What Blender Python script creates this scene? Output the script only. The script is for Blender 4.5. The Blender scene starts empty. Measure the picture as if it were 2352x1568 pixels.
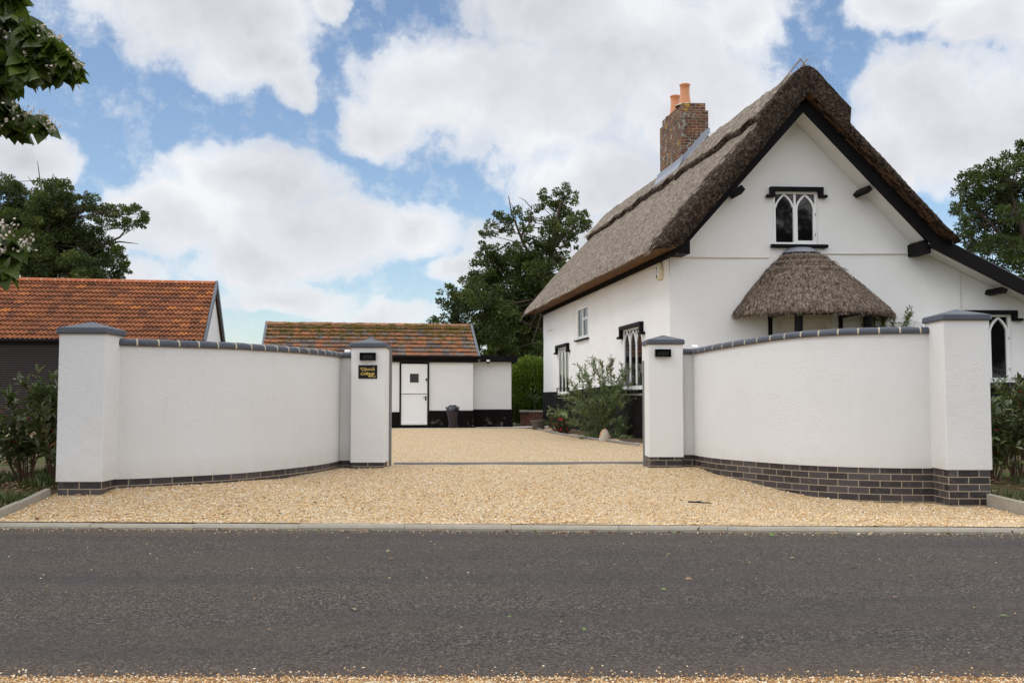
import bpy, math, random
import numpy as np
from mathutils import Vector, noise as mnoise

# ---------------------------------------------------------------- camera, sky, sun
C = bpy.context.scene.collection
scn = bpy.context.scene
F, TILT, CZ = 2287.0, math.radians(3.28), 1.13
cam_d = bpy.data.cameras.new('camera'); cam = bpy.data.objects.new('camera', cam_d); C.objects.link(cam)
cam_d.sensor_width = 36.0; cam_d.lens = 36.0 * F / 2352.0
cam_d.clip_start = 0.05; cam_d.clip_end = 3000
cam.location = (0, 0, CZ); cam.rotation_euler = (math.radians(90) + TILT, 0, 0)
scn.camera = cam
scn.view_settings.view_transform = 'Standard'; scn.view_settings.look = 'None'
scn.view_settings.exposure = 0.0; scn.view_settings.gamma = 1.0
SUN_AZ, SUN_EL = math.radians(-116), math.radians(52)      # azimuth from +Y, clockwise


def nd(nt, kind, inp=None, **props):
    n = nt.nodes.new(kind)
    for k, v in props.items():
        setattr(n, k, v)
    for k, v in (inp or {}).items():
        s = n.inputs[k]
        if isinstance(v, bpy.types.NodeSocket):
            nt.links.new(v, s)
        else:
            if s.type == 'RGBA' and not isinstance(v, (int, float)) and len(v) == 3:
                v = (*v, 1)
            s.default_value = v
    return n


def mth(nt, op, a, b=None, c=None, clamp=False):
    n = nt.nodes.new('ShaderNodeMath'); n.operation = op; n.use_clamp = clamp
    for i, v in enumerate((a, b, c)):
        if v is None: continue
        if isinstance(v, bpy.types.NodeSocket): nt.links.new(v, n.inputs[i])
        else: n.inputs[i].default_value = v
    return n.outputs[0]


def vmth(nt, op, a, b=None):
    n = nt.nodes.new('ShaderNodeVectorMath'); n.operation = op
    for i, v in enumerate((a, b)):
        if v is None: continue
        if isinstance(v, bpy.types.NodeSocket): nt.links.new(v, n.inputs[i])
        else: n.inputs[i].default_value = v
    return n.outputs['Value'] if op in ('LENGTH', 'DISTANCE', 'DOT_PRODUCT') else n.outputs['Vector']


def ramp(nt, fac, stops, interp='LINEAR'):
    n = nt.nodes.new('ShaderNodeValToRGB'); r = n.color_ramp; r.interpolation = interp
    while len(r.elements) < len(stops): r.elements.new(0.5)
    for e, (p, c) in zip(r.elements, stops):
        e.position = p
        e.color = (c, c, c, 1) if isinstance(c, (int, float)) else (*c, 1)
    nt.links.new(fac, n.inputs[0])
    return n.outputs[0]


def mixc(nt, fac, a, b, mode='MIX'):
    n = nt.nodes.new('ShaderNodeMix'); n.data_type = 'RGBA'; n.blend_type = mode
    for s, v in ((n.inputs[0], fac), (n.inputs[6], a), (n.inputs[7], b)):
        if isinstance(v, bpy.types.NodeSocket): nt.links.new(v, s)
        elif s.type == 'RGBA': s.default_value = (*v, 1)
        else: s.default_value = v
    return n.outputs[2]


def make_world():
    w = bpy.data.worlds.new('World'); scn.world = w; w.use_nodes = True
    nt = w.node_tree; nt.nodes.clear()
    out = nd(nt, 'ShaderNodeOutputWorld')
    sky = nd(nt, 'ShaderNodeTexSky', sky_type='NISHITA', sun_disc=False, sun_elevation=SUN_EL,
             sun_rotation=SUN_AZ, air_density=1.0, dust_density=0.6, ozone_density=1.8)
    bg1 = nd(nt, 'ShaderNodeBackground', {'Color': sky.outputs[0], 'Strength': 0.15})
    tc = nd(nt, 'ShaderNodeTexCoord')
    sp = nd(nt, 'ShaderNodeSeparateXYZ', {0: tc.outputs['Generated']})
    az = mth(nt, 'MULTIPLY', mth(nt, 'ARCTAN2', sp.outputs[0], sp.outputs[1]), 57.2958)
    el = mth(nt, 'MULTIPLY', mth(nt, 'ARCSINE', sp.outputs[2]), 57.2958)
    p = nd(nt, 'ShaderNodeCombineXYZ', {0: az, 1: el}).outputs[0]
    n1 = nd(nt, 'ShaderNodeTexNoise', {'Vector': p, 'Scale': 0.14, 'Detail': 9, 'Roughness': 0.52})
    warp = vmth(nt, 'MULTIPLY', vmth(nt, 'SUBTRACT', n1.outputs['Color'], (.5, .5, .5)), (7.0, 5.0, 0))
    q = vmth(nt, 'ADD', p, warp)
    # cloud banks: azimuth, elevation, half width, half height in degrees
    blobs = [(-18.6, 22.0, 8.2, 4.4), (-14.8, 19.0, 4.4, 2.6), (-15.6, 21.6, 6.2, 3.4), (-13.2, 18.6, 2.6, 1.8), (-23.0, 22.0, 5.2, 3.2), (-12.8, 17.3, 1.9, 1.6), (-10.2, 22.0, 1.3, 1.3),
             (0.6, 17.2, 9.8, 4.6), (-4.6, 17.6, 4.6, 3.6), (8.0, 20.0, 8.2, 4.6), (-7.6, 15.4, 3.2, 2.3), (4.6, 12.6, 5.2, 2.8),
             (10.5, 16.2, 5.4, 4.2), (2.0, 22.5, 6.5, 3.5), (13.6, 20.6, 2.4, 2.4),
             (-14.6, 11.9, 5.8, 2.8), (-18.6, 9.6, 5.0, 2.6), (-11.3, 9.0, 7.2, 2.7), (-6.4, 9.3, 4.6, 2.0), (-15.0, 7.4, 5.0, 1.8),
             (-26.6, 12.6, 3.6, 1.9), (-7.2, 4.6, 3.6, 1.0), (-12.6, 5.6, 5, 1.1), (0.5, 8.5, 4.5, 2.4), (-23.6, 6.6, 4.5, 1.8),
             (22.8, 15.4, 4.6, 3.2), (25.0, 13.2, 5.0, 3.4), (20.4, 12.6, 3.4, 2.6), (29.0, 15.0, 4.5, 4.0),
             (0.0, 7.6, 4.2, 1.6), (4.4, 9.0, 4.4, 2.4), (-2.6, 7.0, 2.6, 1.1), (22.0, 20.6, 4.6, 1.9), (26.2, 19.2, 3.4, 2.2), (28.0, 21.5, 3.5, 2)]
    best = None
    for a, e, wa, we in blobs:
        v = vmth(nt, 'MULTIPLY', vmth(nt, 'SUBTRACT', q, (a, e, 0)), (1 / wa, 1 / we, 0))
        f = mth(nt, 'SUBTRACT', 1.0, vmth(nt, 'LENGTH', v))
        best = f if best is None else mth(nt, 'SMOOTH_MAX', best, f, 0.18)
    # the rest of the sky dome, outside the view: the same broken cumulus
    n2 = nd(nt, 'ShaderNodeTexNoise', {'Vector': tc.outputs['Generated'], 'Scale': 2.2, 'Detail': 8, 'Roughness': 0.6})
    away = mth(nt, 'SUBTRACT', mth(nt, 'MULTIPLY', mth(nt, 'ABSOLUTE', az), 0.2), 6.2, clamp=True)
    high = mth(nt, 'SUBTRACT', mth(nt, 'MULTIPLY', el, 0.2), 5.0, clamp=True)
    region = mth(nt, 'MAXIMUM', away, high)
    gen = mth(nt, 'MULTIPLY', mth(nt, 'MULTIPLY', mth(nt, 'SUBTRACT', n2.outputs[0], 0.36), 3.2), region)
    field = mth(nt, 'MAXIMUM', best, gen)
    n3 = nd(nt, 'ShaderNodeTexNoise', {'Vector': p, 'Scale': 0.55, 'Detail': 8, 'Roughness': 0.62})
    field = mth(nt, 'ADD', field, mth(nt, 'MULTIPLY', mth(nt, 'SUBTRACT', n3.outputs[0], 0.5), 0.80))
    mask = ramp(nt, field, [(0.0, 0.0), (0.09, 0.22), (0.20, 0.70), (0.42, 1.0)])
    # grey bellies and bright billows
    n4 = nd(nt, 'ShaderNodeTexNoise', {'Vector': vmth(nt, 'ADD', q, (40, 3, 0)), 'Scale': 0.10, 'Detail': 7, 'Roughness': 0.55})
    depth = mth(nt, 'MULTIPLY', field, 0.55, clamp=True)
    tone = mth(nt, 'SUBTRACT', mth(nt, 'ADD', mth(nt, 'MULTIPLY', n4.outputs[0], 1.2), 0.12), mth(nt, 'MULTIPLY', depth, 0.55))
    ccol = ramp(nt, tone, [(0.22, (0.56, 0.575, 0.63)), (0.40, (0.68, 0.695, 0.74)), (0.58, (0.775, 0.79, 0.83)), (0.74, (0.885, 0.90, 0.93))])
    # sunlit cloud faces overhead and behind the viewer are brighter than the ones seen ahead
    bg2 = nd(nt, 'ShaderNodeBackground', {'Color': ccol, 'Strength': mth(nt, 'ADD', mth(nt, 'MULTIPLY', region, 0.95), 1.03)})
    mx = nd(nt, 'ShaderNodeMixShader', {0: mask, 1: bg1.outputs[0], 2: bg2.outputs[0]})
    nt.links.new(mx.outputs[0], out.inputs[0])


make_world()
sl = bpy.data.lights.new('sun', 'SUN'); sl.energy = 0.85; sl.angle = math.radians(14); sl.color = (1.0, 0.985, 0.96)
sun = bpy.data.objects.new('sun', sl); C.objects.link(sun)
to_sun = Vector((math.sin(SUN_AZ) * math.cos(SUN_EL), math.cos(SUN_AZ) * math.cos(SUN_EL), math.sin(SUN_EL)))
sun.rotation_euler = to_sun.to_track_quat('Z', 'Y').to_euler(); sun.location = (-20, -8, 30)

rng = np.random.default_rng(7)
R = random.Random(11)


def fbm(x, y, z=0.0, o=3):
    return mnoise.fractal(Vector((x, y, z)), 1.0, 2.0, o)


# ---------------------------------------------------------------- materials
def mat(name, build):
    m = bpy.data.materials.new(name); m.use_nodes = True
    nt = m.node_tree; b = nt.nodes['Principled BSDF']
    build(nt, b)
    return m


def setp(nt, b, col=None, rough=None, normal=None, spec=None, **kw):
    for k, v in (('Base Color', col), ('Roughness', rough), ('Normal', normal), ('Specular IOR Level', spec)):
        if v is None: continue
        if isinstance(v, bpy.types.NodeSocket): nt.links.new(v, b.inputs[k])
        else: b.inputs[k].default_value = (*v, 1) if k == 'Base Color' else v


def ocoord(nt): return nd(nt, 'ShaderNodeTexCoord').outputs['Object']
def uvcoord(nt): return nd(nt, 'ShaderNodeTexCoord').outputs['UV']
def noi(nt, v, s, d=4, r=0.55): return nd(nt, 'ShaderNodeTexNoise', {'Vector': v, 'Scale': s, 'Detail': d, 'Roughness': r}).outputs[0]
def bump(nt, h, s, d, n=None):
    i = {'Height': h, 'Strength': s, 'Distance': d}
    if n is not None: i['Normal'] = n
    return nd(nt, 'ShaderNodeBump', i).outputs[0]
def plain(name, col, rough=0.5, spec=0.5, var=0.12, scale=6.0, bs=0.0, bscale=40):
    def f(nt, b):
        v = ocoord(nt)
        c = mixc(nt, noi(nt, v, scale), [x * (1 - var) for x in col], [min(1, x * (1 + var)) for x in col])
        setp(nt, b, c, rough, bump(nt, noi(nt, v, bscale), bs, 0.01) if bs else None, spec)
    return mat(name, f)


def f_roughcast(nt, b):
    v = ocoord(nt)
    st = noi(nt, v, 0.9, 5); fine = noi(nt, v, 55, 3, 0.6)
    c = mixc(nt, ramp(nt, st, [(0.35, 0.0), (0.75, 1.0)]), (0.675, 0.672, 0.665), (0.635, 0.625, 0.61))
    c = mixc(nt, ramp(nt, noi(nt, v, 7, 6, .7), [(0.60, 0.0), (0.80, 0.35)]), c, (0.60, 0.56, 0.50))
    z = nd(nt, 'ShaderNodeSeparateXYZ', {0: v}).outputs[2]
    stain = mth(nt, 'MULTIPLY', ramp(nt, z, [(0.40, 1), (0.62, 0)]), noi(nt, v, 7, 6))
    c = mixc(nt, mth(nt, 'MULTIPLY', stain, 0.6), c, (0.48, 0.42, 0.34))
    dm = nd(nt, 'ShaderNodeMapping', {'Vector': v, 'Scale': (9, 9, 0.7)})
    drip = mth(nt, 'MULTIPLY', ramp(nt, noi(nt, dm.outputs[0], 1.0, 5, 0.6), [(0.55, 0), (0.75, 1)]), ramp(nt, z, [(0.55, 0.02), (1.0, 0.14)]))
    c = mixc(nt, drip, c, (0.50, 0.47, 0.41))
    vo = nd(nt, 'ShaderNodeTexVoronoi', {'Vector': v, 'Scale': 95.0})
    h = mth(nt, 'ADD', mth(nt, 'MULTIPLY', vo.outputs['Distance'], -0.6), fine)
    n = bump(nt, h, 0.6, 0.009)
    n = bump(nt, noi(nt, v, 9, 3), 0.2, 0.015, n)
    setp(nt, b, c, 0.9, n, 0.2)
M_ROUGH = mat('white_roughcast', f_roughcast)


def f_smoothrender(nt, b):
    v = ocoord(nt)
    c = mixc(nt, noi(nt, v, 1.6, 5), (0.715, 0.71, 0.70), (0.68, 0.67, 0.655))
    mp = nd(nt, 'ShaderNodeMapping', {'Vector': v, 'Scale': (7, 7, 15)})
    h = noi(nt, mp.outputs[0], 2.2, 5, 0.65)
    h = ramp(nt, h, [(0.42, 0), (0.7, 1)])
    setp(nt, b, c, 0.85, bump(nt, h, 0.16, 0.010, bump(nt, noi(nt, v, 90, 2), 0.25, 0.006)), 0.25)
M_TROWEL = mat('white_trowelled_render', f_smoothrender)


def f_lime(nt, b):
    v = ocoord(nt)
    c = mixc(nt, ramp(nt, noi(nt, v, 0.6, 5), [(0.3, 0), (0.75, 1)]), (0.775, 0.77, 0.76), (0.73, 0.72, 0.70))
    mp = nd(nt, 'ShaderNodeMapping', {'Vector': v, 'Scale': (5, 5, 0.5)})
    c = mixc(nt, mth(nt, 'MULTIPLY', ramp(nt, noi(nt, mp.outputs[0], 1.0, 5), [(0.62, 0), (0.9, 1)]), 0.22), c, (0.62, 0.59, 0.53))
    sp = ramp(nt, noi(nt, v, 16, 2), [(0.745, 0), (0.77, 1)])
    c = mixc(nt, mth(nt, 'MULTIPLY', sp, 0.45), c, (0.35, 0.32, 0.28))
    n = bump(nt, noi(nt, v, 3.2, 5, 0.6), 0.4, 0.03)
    n = bump(nt, noi(nt, v, 28, 3), 0.2, 0.008, n)
    setp(nt, b, c, 0.85, n, 0.25)
M_LIME = mat('white_limewash', f_lime)
M_SOFFIT = plain('white_soffit', (0.74, 0.73, 0.70), 0.6, 0.3, 0.05)
M_BLACK = plain('black_paint', (0.006, 0.0045, 0.005), 0.6, 0.12, 0.3, 5, 0.25, 30)
M_WHITEPAINT = plain('white_paint', (0.80, 0.80, 0.79), 0.35, 0.5, 0.03)
M_CREAM = plain('cream_door_paint', (0.62, 0.57, 0.49), 0.4, 0.5, 0.03)
M_LEAD = plain('lead_grey', (0.23, 0.25, 0.29), 0.45, 0.5, 0.2, 4, 0.2, 12)
M_SLATEBOARD = plain('slate_grey_board', (0.10, 0.11, 0.13), 0.5, 0.4, 0.25, 4, 0.2, 20)
M_STEEL = plain('galvanised_steel', (0.20, 0.195, 0.195), 0.4, 0.5, 0.15)
M_CABLE = plain('cream_conduit', (0.66, 0.60, 0.50), 0.5, 0.4, 0.06)
M_DKHOLE = plain('dark_recess', (0.006, 0.005, 0.005), 0.9, 0.1)
M_WIRE = plain('galvanised_wire', (0.10, 0.11, 0.13), 0.5, 0.4)
M_STICK = plain('hazel_stick', (0.30, 0.23, 0.15), 0.8, 0.2, 0.35, 20)
M_GLASSY = plain('black_gloss', (0.005, 0.004, 0.004), 0.22, 0.2, 0.1)
M_TERRA = plain('glazed_terracotta', (0.54, 0.215, 0.09), 0.25, 0.5, 0.12, 4)
M_POTBROWN = plain('brown_plastic', (0.075, 0.062, 0.052), 0.5, 0.4, 0.2)
M_GOLD = plain('gold_leaf_paint', (0.80, 0.55, 0.13), 0.4, 0.5, 0.1)
M_BARK = plain('oak_bark', (0.075, 0.057, 0.043), 0.9, 0.1, 0.45, 9, 0.6, 14)
M_STEM = plain('red_brown_stem', (0.09, 0.045, 0.03), 0.7, 0.2, 0.3, 9)
M_GREENSTEM = plain('green_stem', (0.15, 0.17, 0.09), 0.7, 0.2, 0.3, 9)
M_NAVY = plain('navy_print', (0.02, 0.045, 0.13), 0.4, 0.4)
M_SIREN = plain('cream_plastic', (0.66, 0.60, 0.44), 0.35, 0.5, 0.05)
M_LABELW = plain('white_label', (0.78, 0.78, 0.76), 0.4, 0.4, 0.02)
M_CONC = plain('pale_concrete', (0.31, 0.28, 0.225), 0.85, 0.2, 0.28, 7, 0.5, 45)
M_PAVE = plain('pale_paving', (0.50, 0.48, 0.44), 0.85, 0.2, 0.18, 3, 0.3, 30)
M_SOIL = plain('dark_soil', (0.10, 0.07, 0.045), 0.95, 0.1, 0.5, 14, 0.8, 30)


def f_glass(nt, b):
    setp(nt, b, (0.006, 0.005, 0.006), 0.03, bump(nt, noi(nt, ocoord(nt), 1.4, 2), 0.05, 0.02), 0.5)
M_GLASS = mat('dark_window_glass', f_glass)


def f_blackbrick(nt, b):
    u = uvcoord(nt); v = ocoord(nt)
    br = nd(nt, 'ShaderNodeTexBrick', {'Vector': u, 'Scale': 1.0, 'Mortar Size': 0.007, 'Mortar Smooth': 0.4, 'Brick Width': 0.225, 'Row Height': 0.075})
    c = mixc(nt, ramp(nt, noi(nt, v, 2.5, 6, 0.7), [(0.6, 0), (0.85, 1)]), (0.006, 0.0045, 0.0045), (0.022, 0.017, 0.015))
    h = mth(nt, 'ADD', mth(nt, 'MULTIPLY', br.outputs['Fac'], -0.6), noi(nt, v, 18, 4))
    setp(nt, b, c, 0.75, bump(nt, h, 0.7, 0.02), 0.12)
M_BLACKBRICK = mat('black_painted_brick', f_blackbrick)


def f_tar(nt, b):
    v = ocoord(nt)
    z = nd(nt, 'ShaderNodeSeparateXYZ', {0: v}).outputs[2]
    low = ramp(nt, z, [(0.0, 1.0), (0.45, 0.0)])
    f = mth(nt, 'MULTIPLY', ramp(nt, noi(nt, v, 3.4, 8, 0.72), [(0.56, 0), (0.66, 1)]), low)
    c = mixc(nt, f, (0.006, 0.0045, 0.004), (0.20, 0.17, 0.135))
    setp(nt, b, c, 0.8, bump(nt, noi(nt, v, 12, 5), 0.6, 0.03), 0.1)
M_TAR = mat('tarred_plinth', f_tar)


def f_engbrick(nt, b):
    u = uvcoord(nt); v = ocoord(nt)
    br = nd(nt, 'ShaderNodeTexBrick', {'Vector': u, 'Color1': (0.024, 0.019, 0.021), 'Color2': (0.078, 0.066, 0.068), 'Mortar': (0.34, 0.275, 0.19),
            'Scale': 1.0, 'Mortar Size': 0.0052, 'Mortar Smooth': 0.15, 'Brick Width': 0.225, 'Row Height': 0.075, 'Bias': -0.2})
    c = mixc(nt, ramp(nt, noi(nt, v, 9, 8, 0.8), [(0.52, 0), (0.8, 0.5)]), br.outputs['Color'], (0.20, 0.18, 0.165))
    c = mixc(nt, ramp(nt, noi(nt, v, 95, 2), [(0.68, 0), (0.76, 0.5)]), c, (0.30, 0.28, 0.26))
    h = mth(nt, 'ADD', mth(nt, 'MULTIPLY', br.outputs['Fac'], -1.0), mth(nt, 'MULTIPLY', noi(nt, v, 40), 0.25))
    setp(nt, b, c, ramp(nt, br.outputs['Fac'], [(0, 0.42), (1, 0.9)]), bump(nt, h, 0.8, 0.012), 0.4)
M_ENG = mat('blue_engineering_brick', f_engbrick)


def f_copebrick(nt, b):
    v = ocoord(nt)
    c = mixc(nt, noi(nt, v, 6, 6, .7), (0.036, 0.040, 0.053), (0.078, 0.086, 0.108))
    c = mixc(nt, ramp(nt, noi(nt, v, 30, 4), [(0.62, 0), (0.8, 0.4)]), c, (0.26, 0.27, 0.29))
    setp(nt, b, c, 0.48, bump(nt, noi(nt, v, 25), 0.25, 0.008), 0.4)
M_COPE = mat('blue_bullnose_brick', f_copebrick)
M_MORTAR = plain('buff_mortar', (0.50, 0.425, 0.315), 0.9, 0.1, 0.15, 20, 0.4, 60)


def f_redbrick(c1, c2, mo, licks):
    def f(nt, b):
        u = uvcoord(nt); v = ocoord(nt)
        br = nd(nt, 'ShaderNodeTexBrick', {'Vector': u, 'Color1': c1, 'Color2': c2, 'Mortar': mo, 'Scale': 1.0, 'Mortar Size': 0.0065,
                'Mortar Smooth': 0.2, 'Brick Width': 0.225, 'Row Height': 0.075, 'Bias': 0.0})
        c = br.outputs['Color']
        c = mixc(nt, ramp(nt, noi(nt, v, 2.6, 8, 0.75), [(0.40, 0), (0.60, 0.7)]), c, (0.05, 0.036, 0.028))
        if licks:
            z = nd(nt, 'ShaderNodeSeparateXYZ', {0: v}).outputs[2]
            up = ramp(nt, mth(nt, 'MULTIPLY', z, 0.42), [(0.45, 0.15), (0.95, 1)])
            c = mixc(nt, mth(nt, 'MULTIPLY', ramp(nt, noi(nt, v, 5.2, 6, 0.7), [(0.54, 0), (0.64, 1)]), up), c, (0.33, 0.32, 0.27))
            c = mixc(nt, mth(nt, 'MULTIPLY', ramp(nt, noi(nt, vmth(nt, 'ADD', v, (7, 3, 1)), 4.2, 7, 0.7), [(0.60, 0), (0.66, 0.9)]), up), c, (0.46, 0.27, 0.03))
        h = mth(nt, 'ADD', mth(nt, 'MULTIPLY', br.outputs['Fac'], -1.0), mth(nt, 'MULTIPLY', noi(nt, v, 30), 0.5))
        setp(nt, b, c, 0.85, bump(nt, h, 0.9, 0.015), 0.2)
    return f
M_CHIM = mat('weathered_chimney_brick', f_redbrick((0.20, 0.075, 0.038), (0.09, 0.042, 0.028), (0.40, 0.33, 0.24), True))
M_REDBRICK = mat('red_brick', f_redbrick((0.30, 0.10, 0.065), (0.20, 0.075, 0.05), (0.42, 0.34, 0.27), False))


def f_thatch(base, dark, light, stretch, sc):
    def f(nt, b):
        v = ocoord(nt)
        mp = nd(nt, 'ShaderNodeMapping', {'Vector': v, 'Scale': stretch})
        g = nd(nt, 'ShaderNodeTexVoronoi', {'Vector': mp.outputs[0], 'Scale': sc})
        cell = nd(nt, 'ShaderNodeSeparateColor', {0: g.outputs['Color']}).outputs[0]
        fine = noi(nt, mp.outputs[0], sc * 0.8, 5, 0.7)
        f0 = mth(nt, 'ADD', mth(nt, 'MULTIPLY', cell, 0.45), mth(nt, 'MULTIPLY', fine, 0.55))
        c = ramp(nt, f0, [(0.22, dark), (0.45, base), (0.6, base), (0.82, light)])
        sp = noi(nt, mp.outputs[0], sc * 0.42, 4, 0.75)
        c = mixc(nt, ramp(nt, sp, [(0.50, 0), (0.64, 0.75)]), c, dark); c = mixc(nt, ramp(nt, sp, [(0.36, 0.6), (0.46, 0)]), c, light)
        big = noi(nt, v, 0.8, 5)
        c = mixc(nt, ramp(nt, big, [(0.35, 0), (0.7, 0.4)]), c, [x * 0.62 for x in base])
        h = mth(nt, 'ADD', mth(nt, 'MULTIPLY', g.outputs['Distance'], 0.7), fine)
        n = bump(nt, h, 0.95, 0.035)
        n = bump(nt, noi(nt, v, 4, 4), 0.35, 0.05, n)
        setp(nt, b, c, 0.95, n, 0.1)
    return f
M_THATCH = mat('grey_thatch', f_thatch((0.25, 0.204, 0.160), (0.045, 0.034, 0.026), (0.50, 0.44, 0.365), (1, 0.8, 0.8), 22))
M_THATCHENDSHADE = mat('cut_thatch_ends_and_shade', f_thatch((0.044, 0.029, 0.021), (0.009, 0.006, 0.005), (0.13, 0.098, 0.074), (1, 1, 1), 26))  # dark of the cut ends, with verge shade mixed into the colour
M_THATCHUND = mat('brown_thatch_butts', f_thatch((0.24, 0.135, 0.075), (0.09, 0.05, 0.028), (0.36, 0.21, 0.12), (2.2, .8, .8), 24))
M_PTHATCH = mat('porch_thatch', f_thatch((0.20, 0.15, 0.118), (0.022, 0.016, 0.013), (0.46, 0.38, 0.30), (1.7, 1.7, 0.6), 26))
M_STRAW = plain('straw', (0.30, 0.245, 0.19), 0.9, 0.1, 0.4, 3)


def f_tile(stops, moss, mosscol, dirt=0.5):
    def f(nt, b):
        u = uvcoord(nt); v = ocoord(nt)
        fl = vmth(nt, 'FLOOR', u)
        wn = nd(nt, 'ShaderNodeTexWhiteNoise', {'Vector': fl}, noise_dimensions='3D')
        c = ramp(nt, wn.outputs['Value'], stops)
        c = mixc(nt, mth(nt, 'MULTIPLY', noi(nt, v, 14, 5, 0.7), 0.5), c, (0.22, 0.115, 0.07) if moss else (0.23, 0.10, 0.05))
        c = mixc(nt, ramp(nt, noi(nt, v, 9, 7, 0.75), [(0.42, 0), (0.66, dirt)]), c, (0.06, 0.045, 0.038))
        c = mixc(nt, ramp(nt, noi(nt, v, 22, 5, 0.7), [(0.60, 0), (0.72, 0.45)]), c, (0.42, 0.35, 0.29))
        if moss:
            yf = nd(nt, 'ShaderNodeSeparateXYZ', {0: u}).outputs[1]
            up = ramp(nt, mth(nt, 'MULTIPLY', yf, 0.1), [(0.1, 0.0), (0.85, 0.17)])
            mfac = mth(nt, 'ADD', noi(nt, v, 3.4, 8, 0.74), up)
            c = mixc(nt, ramp(nt, mfac, [(0.575, 0), (0.64, 0.92)]), c, mosscol)
        h = noi(nt, v, 40, 4)
        setp(nt, b, c, 0.85, bump(nt, h, 0.4, 0.012), 0.2)
    return f
M_TILE = mat('orange_clay_tiles', f_tile([(0.0, (0.13, 0.045, 0.022)), (0.2, (0.22, 0.070, 0.028)), (0.6, (0.31, 0.100, 0.036)), (0.93, (0.38, 0.13, 0.042)), (0.985, (0.58, 0.20, 0.045))], False, None, 0.62))
M_TILE2 = mat('mossy_mixed_tiles', f_tile([(0.0, (0.085, 0.09, 0.105)), (0.16, (0.17, 0.165, 0.165)), (0.32, (0.25, 0.19, 0.135)), (0.46, (0.26, 0.125, 0.075)), (0.78, (0.40, 0.165, 0.075)), (0.97, (0.50, 0.19, 0.07))], True, (0.105, 0.078, 0.016), 0.5))
M_RIDGETILE = plain('ridge_tile_clay', (0.36, 0.115, 0.05), 0.8, 0.2, 0.4, 5, 0.3, 30)
def f_mossridge(nt, b):
    v = ocoord(nt)
    c = mixc(nt, noi(nt, v, 3, 3), (0.16, 0.14, 0.12), (0.46, 0.18, 0.08))
    c = mixc(nt, ramp(nt, noi(nt, v, 4.5, 8, 0.75), [(0.48, 0), (0.56, 1)]), c, (0.12, 0.085, 0.016))
    setp(nt, b, c, 0.9, bump(nt, noi(nt, v, 20, 5), 0.7, 0.03), 0.1)
M_MOSSRIDGE = mat('mossy_ridge', f_mossridge)


def f_gravel(nt, b):
    v = ocoord(nt)
    mp = nd(nt, 'ShaderNodeMapping', {'Vector': v, 'Scale': (1, 1, 0.2)})
    vo = nd(nt, 'ShaderNodeTexVoronoi', {'Vector': mp.outputs[0], 'Scale': 72.0, 'Randomness': 1.0})
    cell = nd(nt, 'ShaderNodeSeparateColor', {0: vo.outputs['Color']})
    c = ramp(nt, cell.outputs[0], [(0.0, (0.20, 0.12, 0.062)), (0.12, (0.46, 0.27, 0.11)), (0.3, (0.74, 0.48, 0.18)), (0.55, (0.86, 0.63, 0.325)),
                                   (0.75, (0.89, 0.73, 0.48)), (0.9, (0.92, 0.85, 0.72)), (1.0, (0.62, 0.57, 0.52))])
    c = mixc(nt, ramp(nt, vo.outputs['Distance'], [(0.45, 0), (0.8, 0.75)]), c, (0.16, 0.10, 0.055))
    c = mixc(nt, ramp(nt, noi(nt, v, 0.7, 6, 0.65), [(0.48, 0), (0.78, 0.3)]), c, (0.58, 0.38, 0.18))
    c = mixc(nt, ramp(nt, noi(nt, v, 26, 3), [(0.60, 0), (0.70, 0.7)]), c, (0.26, 0.15, 0.06))
    c = mixc(nt, ramp(nt, noi(nt, v, 13, 4, 0.7), [(0.53, 0), (0.66, 0.6)]), c, (0.46, 0.25, 0.075))
    c = mixc(nt, ramp(nt, noi(nt, vmth(nt, 'ADD', v, (5, 9, 2)), 17, 4, 0.7), [(0.54, 0), (0.68, 0.5)]), c, (0.86, 0.78, 0.66))
    h = mth(nt, 'MULTIPLY', vo.outputs['Distance'], -1.0)
    n = bump(nt, h, 1.0, 0.018)
    setp(nt, b, c, 0.85, n, 0.25)
M_GRAVEL = mat('golden_gravel', f_gravel)


def f_stone(nt, b):
    a = nd(nt, 'ShaderNodeVertexColor', layer_name='tint')
    c = ramp(nt, nd(nt, 'ShaderNodeSeparateColor', {0: a.outputs[0]}).outputs[0],
             [(0.0, (0.07, 0.055, 0.05)), (0.15, (0.40, 0.21, 0.08)), (0.4, (0.62, 0.39, 0.16)), (0.65, (0.75, 0.55, 0.31)), (0.85, (0.83, 0.70, 0.50)), (1.0, (0.86, 0.81, 0.73))])
    setp(nt, b, c, 0.8, None, 0.3)
M_STONE = mat('loose_gravel_stones', f_stone)


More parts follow.
